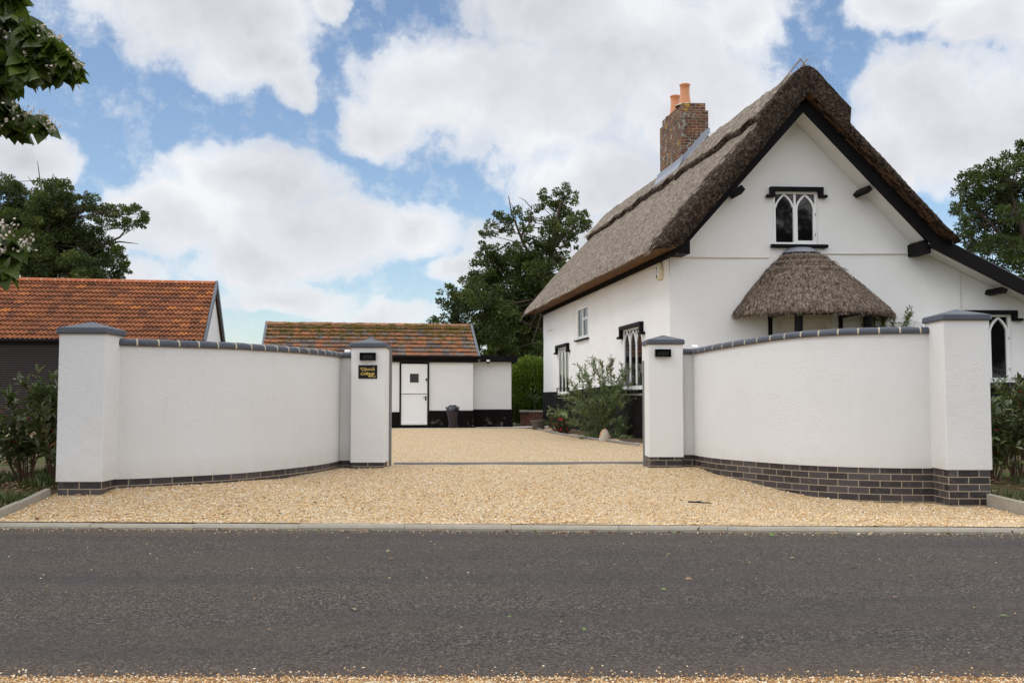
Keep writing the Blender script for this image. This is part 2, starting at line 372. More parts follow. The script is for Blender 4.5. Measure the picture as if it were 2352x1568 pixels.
def f_asphalt(nt, b):
    v = ocoord(nt)
    vo = nd(nt, 'ShaderNodeTexVoronoi', {'Vector': v, 'Scale': 105.0})
    cell = nd(nt, 'ShaderNodeSeparateColor', {0: vo.outputs['Color']}).outputs[0]
    c = ramp(nt, cell, [(0.0, (0.032, 0.027, 0.024)), (0.45, (0.070, 0.058, 0.049)), (0.75, (0.115, 0.096, 0.082)), (0.93, (0.18, 0.155, 0.135)), (1.0, (0.30, 0.26, 0.22))])
    mp = nd(nt, 'ShaderNodeMapping', {'Vector': v, 'Scale': (0.16, 1.0, 1)})
    c = mixc(nt, ramp(nt, noi(nt, mp.outputs[0], 1.5, 6, 0.6), [(0.42, 0), (0.66, 0.6)]), c, (0.056, 0.052, 0.057))
    mp2 = nd(nt, 'ShaderNodeMapping', {'Vector': v, 'Scale': (0.22, 1.3, 1), 'Location': (3, 7, 0)})
    c = mixc(nt, ramp(nt, noi(nt, mp2.outputs[0], 1.3, 6, 0.65), [(0.48, 0), (0.70, 0.55)]), c, (0.115, 0.088, 0.066))
    c = mixc(nt, ramp(nt, noi(nt, v, 2.4, 6, 0.7), [(0.50, 0), (0.74, 0.55)]), c, (0.105, 0.09, 0.078))
    yy = nd(nt, 'ShaderNodeSeparateXYZ', {0: v}).outputs[1]
    edge = ramp(nt, mth(nt, 'MULTIPLY', yy, 0.1), [(0.42, 0.5), (0.46, 0.0), (0.815, 0.0), (0.86, 0.75)])
    c = mixc(nt, mth(nt, 'MULTIPLY', edge, noi(nt, v, 6, 6, 0.7)), c, (0.17, 0.125, 0.085))
    g2 = noi(nt, v, 52, 4, 0.75)
    c = mixc(nt, ramp(nt, g2, [(0.52, 0), (0.66, 0.65)]), c, (0.028, 0.023, 0.020)); c = mixc(nt, ramp(nt, g2, [(0.32, 0.55), (0.45, 0)]), c, (0.17, 0.145, 0.125))
    h = mth(nt, 'ADD', mth(nt, 'MULTIPLY', vo.outputs['Distance'], -1.0), mth(nt, 'MULTIPLY', noi(nt, v, 35, 3), 0.6))
    setp(nt, b, c, 0.82, bump(nt, h, 0.9, 0.014), 0.15)
M_ASPHALT = mat('worn_asphalt', f_asphalt)


def f_lawn(nt, b):
    v = ocoord(nt)
    c = ramp(nt, noi(nt, v, 60, 4, 0.7), [(0.3, (0.022, 0.032, 0.010)), (0.5, (0.060, 0.085, 0.022)), (0.72, (0.15, 0.165, 0.055))])
    c = mixc(nt, ramp(nt, noi(nt, v, 1.3, 6, 0.7), [(0.40, 0), (0.56, 0.9)]), c, (0.13, 0.09, 0.055))
    setp(nt, b, c, 0.95, bump(nt, noi(nt, v, 45, 4), 1.0, 0.03), 0.1)
M_LAWN = mat('rough_grass_and_litter', f_lawn)


def leafmat(name, stops, trans=0.25, rough=0.45, spec=0.35):
    def f(nt, b):
        a = nd(nt, 'ShaderNodeVertexColor', layer_name='tint')
        s = nd(nt, 'ShaderNodeSeparateColor', {0: a.outputs[0]}).outputs[0]
        c = ramp(nt, s, stops)
        setp(nt, b, c, rough, None, spec)
        tr = nd(nt, 'ShaderNodeBsdfTranslucent', {'Color': mixc(nt, 0.6, c, (0.12, 0.18, 0.02))})
        mx = nd(nt, 'ShaderNodeMixShader', {0: trans, 1: b.outputs[0], 2: tr.outputs[0]})
        nt.links.new(mx.outputs[0], nt.nodes['Material Output'].inputs[0])
    return mat(name, f)
L_OAK = leafmat('oak_leaves', [(0, (0.022, 0.032, 0.008)), (0.5, (0.055, 0.076, 0.017)), (1, (0.135, 0.160, 0.036))])
L_ASH = leafmat('ash_leaves', [(0, (0.028, 0.042, 0.011)), (0.5, (0.058, 0.085, 0.020)), (1, (0.11, 0.14, 0.035))])
L_CAT = leafmat('catalpa_leaves', [(0, (0.032, 0.046, 0.009)), (0.55, (0.068, 0.105, 0.016)), (1, (0.14, 0.19, 0.030))], 0.35, 0.4, 0.4)
L_PHO = leafmat('laurel_leaves', [(0, (0.036, 0.050, 0.016)), (0.6, (0.088, 0.112, 0.034)), (0.93, (0.20, 0.22, 0.08)), (1, (0.20, 0.022, 0.014))], 0.15, 0.35, 0.5)
L_BUD = leafmat('buddleia_leaves', [(0, (0.085, 0.12, 0.040)), (0.6, (0.185, 0.24, 0.095)), (1, (0.36, 0.41, 0.23))], 0.3)
L_FUC = leafmat('fuchsia_leaves', [(0, (0.030, 0.045, 0.012)), (0.7, (0.07, 0.10, 0.028)), (1, (0.10, 0.13, 0.04))], 0.2)
L_HEDGE = leafmat('hedge_leaves', [(0, (0.045, 0.075, 0.010)), (0.55, (0.125, 0.19, 0.016)), (1, (0.26, 0.34, 0.04))], 0.25)
L_CLIMB = leafmat('climber_leaves', [(0, (0.06, 0.10, 0.014)), (0.7, (0.14, 0.19, 0.025)), (1, (0.32, 0.15, 0.03))], 0.3)
L_GRASS = leafmat('grass_blades', [(0, (0.035, 0.055, 0.012)), (0.7, (0.085, 0.12, 0.03)), (1, (0.30, 0.24, 0.12))], 0.2)
L_LITTER = leafmat('fallen_leaves', [(0, (0.13, 0.06, 0.03)), (0.4, (0.24, 0.13, 0.06)), (0.75, (0.40, 0.30, 0.16)), (0.88, (0.10, 0.17, 0.03)), (1, (0.14, 0.22, 0.04))], 0.1)
M_PETAL = plain('white_blossom', (0.66, 0.57, 0.49), 0.7, 0.2, 0.12, 30)
M_REDPETAL = plain('crimson_blossom', (0.55, 0.012, 0.05), 0.5, 0.3, 0.2, 30)

# ---------------------------------------------------------------- mesh helpers
WORLD = {}                                   # object -> world location of its origin


class MB:
    def __init__(s):
        s.v = []; s.f = []; s.m = []; s.uv = []; s.anyuv = False

    def face(s, pts, m=0, uv=None):
        i = len(s.v); s.v.extend(tuple(p) for p in pts)
        s.f.append(tuple(range(i, i + len(pts)))); s.m.append(m); s.uv.append(uv)
        if uv: s.anyuv = True

    def hexa(s, b, t, m=0):
        """box from bottom ring b (4) and top ring t (4), with shared vertices"""
        i = len(s.v); s.v.extend(tuple(p) for p in b); s.v.extend(tuple(p) for p in t)
        for q in ((3, 2, 1, 0), (4, 5, 6, 7), (0, 1, 5, 4), (1, 2, 6, 5), (2, 3, 7, 6), (3, 0, 4, 7)):
            s.f.append(tuple(i + k for k in q)); s.m.append(m); s.uv.append(None)

    def box(s, x0, x1, y0, y1, z0, z1, mp=None, m=0):
        mp = mp or (lambda x, y, z: (x, y, z))
        s.hexa([mp(x0, y0, z0), mp(x1, y0, z0), mp(x1, y1, z0), mp(x0, y1, z0)],
               [mp(x0, y0, z1), mp(x1, y0, z1), mp(x1, y1, z1), mp(x0, y1, z1)], m)

    def prism(s, poly, d0, d1, mp, m=0):
        """poly [(x,z)] extruded from depth d0 to d1; mp(x, d, z)"""
        n = len(poly); i = len(s.v)
        s.v.extend(mp(x, d0, z) for x, z in poly); s.v.extend(mp(x, d1, z) for x, z in poly)
        s.f.append(tuple(range(i, i + n))); s.m.append(m); s.uv.append(None)
        s.f.append(tuple(range(i + 2 * n - 1, i + n - 1, -1))); s.m.append(m); s.uv.append(None)
        for k in range(n):
            k2 = (k + 1) % n
            s.f.append((i + k, i + n + k, i + n + k2, i + k2)); s.m.append(m); s.uv.append(None)

    def grid(s, rows, m=0, uvs=None, close=False, mfun=None):
        """rows: list of equal-length lists of points"""
        i = len(s.v); w = len(rows[0])
        for r in rows: s.v.extend(tuple(p) for p in r)
        for a in range(len(rows) - 1):
            for b in range(w if close else w - 1):
                b2 = (b + 1) % w
                s.f.append((i + a * w + b, i + a * w + b2, i + (a + 1) * w + b2, i + (a + 1) * w + b))
                s.m.append(mfun(a, b) if mfun else m)
                if uvs: s.uv.append([uvs[a][b], uvs[a][b2], uvs[a + 1][b2], uvs[a + 1][b]]); s.anyuv = True
                else: s.uv.append(None)

    def tube(s, pts, r0, r1=None, n=6, m=0, cap=True):
        pts = [Vector(p) for p in pts]; r1 = r0 if r1 is None else r1
        rows = []; ref = Vector((0.31, 0.17, 0.93))
        for k, p in enumerate(pts):
            d = (pts[min(k + 1, len(pts) - 1)] - pts[max(k - 1, 0)]).normalized()
            a = d.cross(ref)
            if a.length < 1e-3: a = d.cross(Vector((1, 0, 0)))
            a.normalize(); c = d.cross(a)
            r = r0 + (r1 - r0) * k / max(1, len(pts) - 1)
            rows.append([p + (a * math.cos(t) + c * math.sin(t)) * r for t in [2 * math.pi * j / n for j in range(n)]])
        s.grid(rows, m, close=True)
        if cap:
            s.face(rows[0], m); s.face(rows[-1], m)

    def lathe(s, prof, cx, cy, n=24, m=0):
        rows = [[(cx + r * math.cos(2 * math.pi * j / n), cy + r * math.sin(2 * math.pi * j / n), z) for j in range(n)] for r, z in prof]
        s.grid(rows, m, close=True)

    def build(s, name, mats, parent=None, smooth=False, origin=None):
        if not isinstance(mats, (list, tuple)): mats = [mats]
        if parent is not None: org = WORLD[parent]
        elif origin is not None: org = Vector(origin)
        else:
            a = np.array(s.v); org = Vector(((a[:, 0].min() + a[:, 0].max()) / 2, (a[:, 1].min() + a[:, 1].max()) / 2, a[:, 2].min()))
        me = bpy.data.meshes.new(name)
        me.from_pydata([(x - org.x, y - org.y, z - org.z) for x, y, z in s.v], [], s.f)
        for m in mats: me.materials.append(m)
        me.polygons.foreach_set('material_index', s.m)
        if smooth: me.polygons.foreach_set('use_smooth', [True] * len(s.f))
        if s.anyuv:
            l = me.uv_layers.new(name='UVMap'); k = 0
            for p, u in zip(s.f, s.uv):
                for j in range(len(p)):
                    l.data[k].uv = u[j] if u else (0, 0); k += 1
        me.update()
        return link(name, me, parent, org)


def link(name, me, parent, org):
    o = bpy.data.objects.new(name, me); C.objects.link(o)
    if parent is not None:
        o.parent = parent; WORLD[o] = WORLD[parent].copy()
    else:
        o.location = org; WORLD[o] = Vector(org)
    return o


def thing(name, loc, label, cat, group=None):
    o = bpy.data.objects.new(name, None); o.empty_display_size = 0.2; C.objects.link(o)
    o.location = loc; WORLD[o] = Vector(loc)
    return tag(o, label, cat, group)


def tag(o, label, cat, group=None, kind=None):
    o['label'] = label; o['category'] = cat
    if group: o['group'] = group
    if kind: o['kind'] = kind
    return o


def struct(o, kind='structure'):
    o['kind'] = kind
    return o


def arr_mesh(name, V, Fc, mats, parent=None, tint=None, mi=None, origin=None, smooth=False):
    """mesh from numpy arrays with a point colour attribute"""
    org = WORLD[parent] if parent is not None else Vector(origin if origin is not None else (0, 0, 0))
    V = np.asarray(V) - np.array(org)
    me = bpy.data.meshes.new(name); me.from_pydata(V.tolist(), [], Fc.tolist() if isinstance(Fc, np.ndarray) else Fc)
    for m in (mats if isinstance(mats, (list, tuple)) else [mats]): me.materials.append(m)
    if mi is not None: me.polygons.foreach_set('material_index', mi)
    if smooth: me.polygons.foreach_set('use_smooth', [True] * len(me.polygons))
    if tint is not None:
        a = me.color_attributes.new('tint', 'FLOAT_COLOR', 'POINT')
        col = np.ones((len(V), 4), np.float32); col[:, 0] = tint; col[:, 1] = tint; col[:, 2] = tint
        a.data.foreach_set('color', col.ravel())
    me.update()
    return link(name, me, parent, org)


T_DIAMOND = (np.array([(0, 0, 0), (.5, .45, .12), (0, 1, 0), (-.5, .45, .12)], float), [(0, 1, 2), (0, 2, 3)])
T_LONG = (np.array([(0, 0, 0), (.5, .3, .06), (.42, .6, .06), (0, 1, -.06), (-.42, .6, .06), (-.5, .3, .06), (0, .45, 0)], float),
          [(0, 1, 6), (1, 2, 6), (2, 3, 6), (3, 4, 6), (4, 5, 6), (5, 0, 6)])
T_HEART = (np.array([(0, .06, 0), (.16, -.05, .03), (.34, -.02, .05), (.48, .14, .07), (.5, .32, .08), (.43, .52, .06), (.28, .74, .0), (.12, .92, -.07), (0, 1.08, -.15), (-.12, .92, -.07), (-.28, .74, .0), (-.43, .52, .06), (-.5, .32, .08), (-.48, .14, .07), (-.34, -.02, .05), (-.16, -.05, .03), (0, .30, .0), (0, .62, -.02)], float),
           [(i, i + 1, 16) for i in range(4)] + [(4, 5, 16), (5, 17, 16), (5, 6, 17), (6, 7, 17), (7, 8, 17), (8, 9, 17), (9, 10, 17), (10, 11, 17), (11, 16, 17), (11, 12, 16)] + [(i, (i + 1) % 16, 16) for i in range(12, 16)])


def leaves(P, D, L, W, tmpl, up=None):
    """P base points, D directions, L lengths, W width factor"""
    tv, tf = tmpl; n = len(P)
    D = D / (np.linalg.norm(D, axis=1, keepdims=True) + 1e-9)
    A = rng.normal(size=(n, 3)) if up is None else np.cross(D, up + rng.normal(scale=.35, size=(n, 3)))
    A = A - (A * D).sum(1, keepdims=True) * D; A /= np.linalg.norm(A, axis=1, keepdims=True) + 1e-9
    B = np.cross(A, D); L = np.asarray(L)[:, None, None]
    V = P[:, None, :] + L * (tv[None, :, 0:1] * W * A[:, None, :] + tv[None, :, 1:2] * D[:, None, :] + tv[None, :, 2:3] * B[:, None, :])
    k = len(tv)
    Fc = (np.arange(n)[:, None, None] * k + np.array(tf)[None]).reshape(-1, len(tf[0]))
    return V.reshape(-1, 3), Fc, k


def px(x, y, Y):
    """a direction of the survey turned into a place at distance Y"""
    a = (x - 1176) / F; b = (784 - y) / F
    d = (a, math.cos(TILT) - b * math.sin(TILT), math.sin(TILT) + b * math.cos(TILT)); k = Y / d[1]
    return np.array((d[0] * k, Y, CZ + d[2] * k))


# ---------------------------------------------------------------- ground
def ykerb(X): return 8.64 - 0.043 * X
def sst(t): t = max(0.0, min(1.0, t)); return t * t * (3 - 2 * t)
def zg(X, Y):
    k = ykerb(X)
    if Y < k: return 0.05
    t = (Y - k) / (13.6 - k)
    l = sst(t / 0.38); r = 0.30 * sst((t - 0.5) / 0.25) + 0.70 * sst((t - 0.55) / 0.45)
    w = sst((X + 3.6) / 7.6)
    z = 0.05 + 0.15 * (l * (1 - w) + r * w) - 0.06 * w * sst(t / 0.3) * (1 - sst((t - 0.5) / 0.4))
    return z


def ground_obj():
    m = MB()
    xs = [-900, -300, -100, -40] + [-24 + i * 1.0 for i in range(45)] + [40, 100, 300, 900]
    ys = [-900, -200, -40, -5, 0, 4.2, 8.5] + [8.75 + i * 0.75 for i in range(40)] + [45, 60, 100, 300, 900]
    m.grid([[(x, y, (0.05 if y < 4.3 else zg(x, y)) - (0.09 if y < 9.2 else 0.035)) for x in xs] for y in ys])
    struct(m.build('ground', M_LAWN, smooth=True, origin=(0, 0, 0)))
    # road
    m = MB(); xs = [-200, -60, -20, -10, -5, 0, 5, 10, 20, 60, 200]
    m.grid([[(x, ykerb(x) * (1 - t) + (4.02 - 0.012 * x) * t, 0.018 * math.sin(math.pi * t)) for x in xs] for t in [i / 8 for i in range(9)]])
    struct(m.build('road', M_ASPHALT, smooth=True, origin=(0, 0, 0)))
    # gravel forecourt, gateway and yard
    m = MB()
    def strip(xa, xb, ya, yb, step):
        nx = max(2, int((xb - xa) / step)); ny = max(2, int((yb - ya) / step))
        m.grid([[(xa + (xb - xa) * i / nx, y, zg(xa + (xb - xa) * i / nx, y) + 0.02 * fbm((xa + (xb - xa) * i / nx) * 1.1, y * .9, 3))
                 for i in range(nx + 1)] for y in [ya + (yb - ya) * j / ny for j in range(ny + 1)]])
        gz = lambda x, y: zg(x, y) + 0.02 * fbm(x * 1.1, y * .9, 3)
        ex = [xa + (xb - xa) * i / nx for i in range(nx + 1)]; ey = [ya + (yb - ya) * j / ny for j in range(ny + 1)]
        for y in (ya, yb): m.grid([[(x, y, gz(x, y) + d) for x in ex] for d in (0, -.09)])
        for x in (xa, xb): m.grid([[(x, y, gz(x, y) + d) for y in ey] for d in (0, -.09)])
    nx = 90; ny = 48
    m.grid([[((lambda X, t: (X, ykerb(X) + 0.02 + (13.9 - ykerb(X) - 0.02) * t, zg(X, ykerb(X) + (13.9 - ykerb(X)) * t) + min(.02, .12 * t) * fbm(X * 1.1, (ykerb(X) + (13.9 - ykerb(X)) * t) * .9, 3)))(-4.62 + 9.62 * i / nx, j / ny))
             for i in range(nx + 1)] for j in range(ny + 1)])
    strip(-4.0, 4.0, 13.9, 24.0, 0.2); strip(-22, 6.0, 24.0, 31.6, 0.3); strip(-22, -4.0, 31.6, 34.0, 0.5)
    struct(m.build('gravel_drive', M_GRAVEL, smooth=True, origin=(0, 0, 0)))
    # gravel verge on the near side of the road
    m = MB()
    m.grid([[(-8 + 16 * i / 120, (4.066 - 0.010 * (-8 + 16 * i / 120)) + 0.03 * fbm(-8 + 16 * i / 120, 0, 9) * 1.2 - t, 0.004 + 0.02 * min(1, t * 6) + 0.012 * fbm(i * .4, t * 9, 1)) for i in range(121)]
            for t in (0, 0.05, 0.12, 0.25, 0.45, 0.8)])
    struct(m.build('gravel_verge', M_GRAVEL, smooth=True, origin=(0, 0, 0)))


ground_obj()


def stones():
    """loose pebbles thrown over the gravel and the road edge"""
    ov = np.array([(1, 0, 0), (0, 1, 0), (-1, 0, 0), (0, -1, 0), (0, 0, .7), (0, 0, -.7)], float)
    of = np.array([(0, 1, 4), (1, 2, 4), (2, 3, 4), (3, 0, 4), (1, 0, 5), (2, 1, 5), (3, 2, 5), (0, 3, 5)])
    def mk(name, pts, sz, dark=0.0):
        n = len(pts); s = sz[:, None, None] * rng.uniform(.6, 1.25, (n, 1, 3))
        th = rng.uniform(0, 6.28, n); c, sn = np.cos(th), np.sin(th)
        v = ov[None] * s * rng.uniform(.75, 1.2, (n, 6, 1))
        V = np.stack([v[..., 0] * c[:, None] - v[..., 1] * sn[:, None], v[..., 0] * sn[:, None] + v[..., 1] * c[:, None], v[..., 2]], -1) + pts[:, None, :]
        t = rng.beta(2.2, 1.6, n); t[rng.uniform(size=n) < 0.05 + dark] *= 0.2
        o = arr_mesh(name, V.reshape(-1, 3), (np.arange(n)[:, None, None] * 6 + of[None]).reshape(-1, 3), M_STONE, tint=np.repeat(t, 6), origin=(0, 0, 0))
        struct(o, 'stuff')
    P = []
    while len(P) < 26000:
        X = R.uniform(-4.6, 5.0); t = R.random() ** 1.35; Y = ykerb(X) + 0.03 + (13.4 - ykerb(X)) * t
        if X < -2.25 and Y > 10.0 + 0.9 * (X + 4.6): continue
        P.append((X, Y, zg(X, Y) + 0.02 * fbm(X * 1.1, Y * .9, 3) + 0.004))
    P = np.array(P); mk('gravel_stones', P, rng.uniform(.005, .0125, len(P)))
    P = []
    for _ in range(15000):
        X = R.uniform(-2.6, 2.6); Y = 4.066 - 0.010 * X + 0.036 * fbm(X, 0, 9) - abs(R.gauss(0, 0.14)) + (0.045 if R.random() < .12 else 0)
        P.append((X, Y, 0.018 + 0.004 * R.random() if Y < 4.05 else 0.004))
    for _ in range(900):
        X = R.uniform(-2.4, 2.4); P.append((X, 4.10 + abs(R.gauss(0, .06)), 0.003))
    P = np.array(P); mk('verge_stones', P, rng.uniform(.003, .007, len(P)), .5)
    P = []
    for _ in range(700):
        X = R.uniform(-5, 5); P.append((X, ykerb(X) - abs(R.gauss(0, .10)) - .075, 0.006))
    for _ in range(60): P.append((R.uniform(-4, 4), R.uniform(4.4, 8.3), 0.018))
    P = np.array(P); mk('roadside_grit', P, rng.uniform(.003, .008, len(P)))


stones()


def kerb():
    m = MB(); x = -30.2; rnd = random.Random(3)
    prof = [(0.0, -0.06), (-0.004, 0.020), (0.012, 0.038), (0.035, 0.045), (0.075, 0.047), (0.082, -0.06)]
    while x < 30:
        x1 = x + 0.911; dz = rnd.uniform(-.004, .004); dy = rnd.uniform(-.006, .006); dz2 = dz + rnd.uniform(-.003, .003)
        m.grid([[(xx, ykerb(xx) - 0.072 + o + dy, z + d) for o, z in prof] for xx, d in ((x, dz), (x1, dz2))], 0)
        m.face([(x, ykerb(x) - .072 + o + dy, z + dz) for o, z in prof]); m.face([(x1, ykerb(x1) - .072 + o + dy, z + dz2) for o, z in prof])
        x += 0.915
    struct(m.build('kerb', M_CONC, origin=(0, 0, 0)))


kerb()


def edging(name, pts, label):
    m = MB()
    rows = []
    for X, Y, z in pts: rows.append([(X - .028, Y, z - .25), (X - .028, Y, z - .005), (X - .02, Y, z), (X + .02, Y, z), (X + .028, Y, z - .005), (X + .028, Y, z - .25)])
    m.grid(rows); m.face(rows[0]); m.face(rows[-1])
    tag(m.build(name, M_CONC), label, 'edging')


edging('edging_board', [(-4.66, 8.90, .10), (-4.655, 9.45, .165), (-4.652, 9.452, .158), (-4.64, 10.02, .235)], 'pale concrete edging strip beside the leaf-strewn grass by the left end pillar')
edging('edging_board', [(5.03, 8.45, .105), (5.03, 9.4, .11), (5.05, 10.62, .125)], 'pale concrete edging strip running from the kerb to the right end pillar')


# ---------------------------------------------------------------- garden walls
def band(m, pts, z0, z1, mi=0, u0=0.0, nz=1, zf=None, closed=False):
    P = list(pts) + ([pts[0]] if closed else [])
    s = [u0]
    for a, b in zip(P, P[1:]): s.append(s[-1] + math.hypot(b[0] - a[0], b[1] - a[1]))
    rows = []; uvs = []
    for k in range(nz + 1):
        z = z0 + (z1 - z0) * k / nz
        rows.append([(p[0], p[1], z) for p in P]); uvs.append([(q, z) for q in s])
    m.grid(rows, mi, uvs)


def rect(x0, x1, y0, y1, c=0.008):
    return [(x0 + c, y0), (x1 - c, y0), (x1, y0 + c), (x1, y1 - c), (x1 - c, y1), (x0 + c, y1), (x0, y1 - c), (x0, y0 + c)]


def pillar(x0, x1, y0, zb, zt, label, mshaft):
    d = x1 - x0; y1 = y0 + d
    t = thing('pillar', ((x0 + x1) / 2, y0 + d / 2, -0.1), label, 'pillar', 'white rendered pillars with slate grey caps')
    m = MB(); P = rect(x0, x1, y0, y1)
    band(m, P, zb, zt, closed=True, nz=8); m.face([(a, b, zb) for a, b in P]); m.face([(a, b, zt) for a, b in P])
    m.build('shaft', mshaft, t)
    m = MB(); k = 0.016; P = rect(x0 + k, x1 - k, y0 + k, y1 - k, 0.012)
    band(m, P, zb - 0.525, zb, closed=True, u0=0.02); m.build('brick_plinth', M_ENG, t)
    m = MB(); k = 0.026; cx, cy = (x0 + x1) / 2, (y0 + y1) / 2
    def rg(kk, z): return [(a, b, z) for a, b in rect(x0 - kk, x1 + kk, y0 - kk, y1 + kk, 0.014)]
    def sh(s_, z): return [(cx + (a - cx) * s_, cy + (b - cy) * s_, z) for a, b in rect(x0 - k, x1 + k, y0 - k, y1 + k, 0.014)]
    rows = [rg(-.05, zt - .0), rg(k - .006, zt), rg(k, zt + .008), rg(k - .004, zt + .048), sh(.965, zt + .062), sh(.5, zt + .098), sh(.08, zt + .132), sh(.01, zt + .134)]
    m.grid(rows, close=True); m.face(rows[-1]); m.face(rows[0])
    m.build('cap', M_COPE, t)
    m = MB(); q = rect(x0 - .008, x1 + .008, y0 - .008, y1 + .008, .014); band(m, q, zt - .012, zt - 0.001, closed=True); m.face([(a, b, zt - .012) for a, b in q])
    m.build('mortar_bed', M_MORTAR, t)
    return t


pillar(-4.572, -4.102, 10.03, .300, 1.784, 'tall white roughcast end pillar nearest the roller-shuttered garage', M_ROUGH)
pillar(-2.166, -1.706, 13.40, .277, 1.816, 'smooth white gate pillar carrying the black house name plaque', M_TROWEL)
pillar(1.850, 2.320, 13.50, .344, 1.868, 'smooth white gate pillar with only a black lamp, beside the cottage plinth', M_TROWEL)
pillar(4.605, 5.090, 10.60, .378, 1.966, 'roughcast end pillar in front of the lancet window at far right', M_ROUGH)


def crom(pts, n):
    out = []; P = [pts[0]] + list(pts) + [pts[-1]]
    for i in range(1, len(P) - 2):
        for k in range(n):
            t = k / n; a, b, c, d = P[i - 1:i + 3]
            out.append(tuple(0.5 * (2 * b[j] + (c[j] - a[j]) * t + (2 * a[j] - 5 * b[j] + 4 * c[j] - d[j]) * t * t + (3 * b[j] - a[j] - 3 * c[j] + d[j]) * t ** 3) for j in (0, 1)))
    out.append(tuple(pts[-1])); return out


def offs(path, o):
    r = []
    for i, p in enumerate(path):
        a = path[max(0, i - 1)]; b = path[min(len(path) - 1, i + 1)]
        dx, dy = b[0] - a[0], b[1] - a[1]; l = math.hypot(dx, dy) or 1
        r.append((p[0] - dy / l * o, p[1] + dx / l * o))
    return r


def curved_wall(arc, stub, zb, ztf, label):
    """arc: curved run, stub: short straight run by the gate pillar; ztf(s): underside of the coping"""
    mid = arc[len(arc) // 2]
    t = thing('curved_wall', (mid[0], mid[1], -.1), label, 'garden wall', 'curved white garden walls either side of the gateway')
    body, pl, cp = MB(), MB(), MB()
    for path in (arc, stub):
        s = [0.0]
        for a, b in zip(path, path[1:]): s.append(s[-1] + math.hypot(b[0] - a[0], b[1] - a[1]))
        top = [ztf(p) for p in path]
        fr, bk = path, offs(path, 0.2)
        body.grid([[(p[0], p[1], zb + (tz - zb) * k / 10) for p, tz in zip(fr, top)] for k in range(11)])
        body.grid([[(p[0], p[1], zb + (tz - zb) * k / 2) for p, tz in zip(bk, top)] for k in (0, 1, 2)])
        body.grid([[(p[0], p[1], tz) for p, tz in zip(fr, top)], [(p[0], p[1], tz) for p, tz in zip(bk, top)]])
        body.grid([[(p[0], p[1], zb) for p in fr], [(p[0], p[1], zb) for p in bk]])
        for e in (0, -1): body.face([(*fr[e], zb), (*bk[e], zb), (*bk[e], top[e]), (*fr[e], top[e])])
        f2, b2 = offs(path, 0.016), offs(path, 0.184)
        for q, u in ((f2, 0.05), (b2, 0.05)):
            band(pl, q, zb - 0.525, zb, u0=u)
        # coping: one bullnose brick after another with a mortar joint between
        L = s[-1]; nb = max(1, round(L / 0.222)); cuts = []
        for i in range(nb):
            a0 = L * i / nb; a1 = L * (i + 1) / nb
            cuts += [(a0, 1, 0), (a0 + 0.016, 0, 1)] if i else [(a0, 0, 1)]
            for q in (.33, .66): cuts.append((a0 + .018 + (a1 - a0 - .018) * q, 0, 1))
        cuts.append((L, 0, 1))
        def atL(x):
            for i in range(len(s) - 1):
                if x <= s[i + 1] + 1e-9:
                    k = (x - s[i]) / max(1e-9, s[i + 1] - s[i]); a, b = path[i], path[i + 1]
                    n = (-(b[1] - a[1]), b[0] - a[0]); l = math.hypot(*n)
                    return (a[0] + (b[0] - a[0]) * k, a[1] + (b[1] - a[1]) * k), (n[0] / l, n[1] / l), top[i] + (top[i + 1] - top[i]) * k
        prof = [(-.028, 0), (-.034, .010), (-.034, .036), (-.028, .052), (-.014, .066), (.006, .074), (.04, .077), (.16, .077), (.20, .07), (.226, .045), (.23, 0)]
        rnd = random.Random(5); rows = []; ms = []; jz = 0
        for x, mo, _ in cuts:
            p, n, tz = atL(min(x, L - 1e-6))
            if mo: jz = rnd.uniform(-.002, .002)
            dd = -0.004 if mo else 0
            rows.append([(p[0] + n[0] * o, p[1] + n[1] * o, tz + .002 + z + jz + (dd if z > .01 else 0)) for o, z in prof]); ms.append(mo)
        cp.grid(rows, mfun=lambda a, b: ms[a]); cp.face(rows[0]); cp.face(rows[-1])
        rows = [[(p[0] + n_[0] * o, p[1] + n_[1] * o, tz + z) for o, z in ((-.012, -.006), (-.012, .002))] for (p, n_, tz) in [atL(L * k / 60 - (1e-6 if k else 0)) for k in range(61)]]
        cp.grid(rows, 1)
    body.build('rendered_wall', M_ROUGH , t, smooth=True)
    pl.build('brick_plinth', M_ENG, t); cp.build('coping', [M_COPE, M_MORTAR], t)
    return t


arcL = crom([(-4.16, 10.385), (-3.90, 10.52), (-3.55, 10.78), (-3.08, 11.22), (-2.70, 11.95), (-2.45, 12.65), (-2.345, 13.25), (-2.335, 13.62)], 12)
curved_wall(arcL, [(-2.345, 13.56), (-2.22, 13.56), (-2.12, 13.56)], .293, lambda p: 1.682, 'curved white roughcast wall sweeping from the garage-side pillar to the plaque pillar')
arcR = crom([(2.475, 13.68), (2.49, 13.38), (2.60, 12.85), (2.86, 12.28), (3.28, 11.60), (3.76, 11.20), (4.26, 11.02), (4.72, 10.99)], 12)
curved_wall(arcR, [(2.28, 13.62), (2.38, 13.62), (2.49, 13.62)], .366, lambda p: 1.735 + 0.112 * sst((13.4 - p[1]) / 2.4) if p[1] < 13.5 else 1.735, 'curved white roughcast wall in front of the thatched porch')


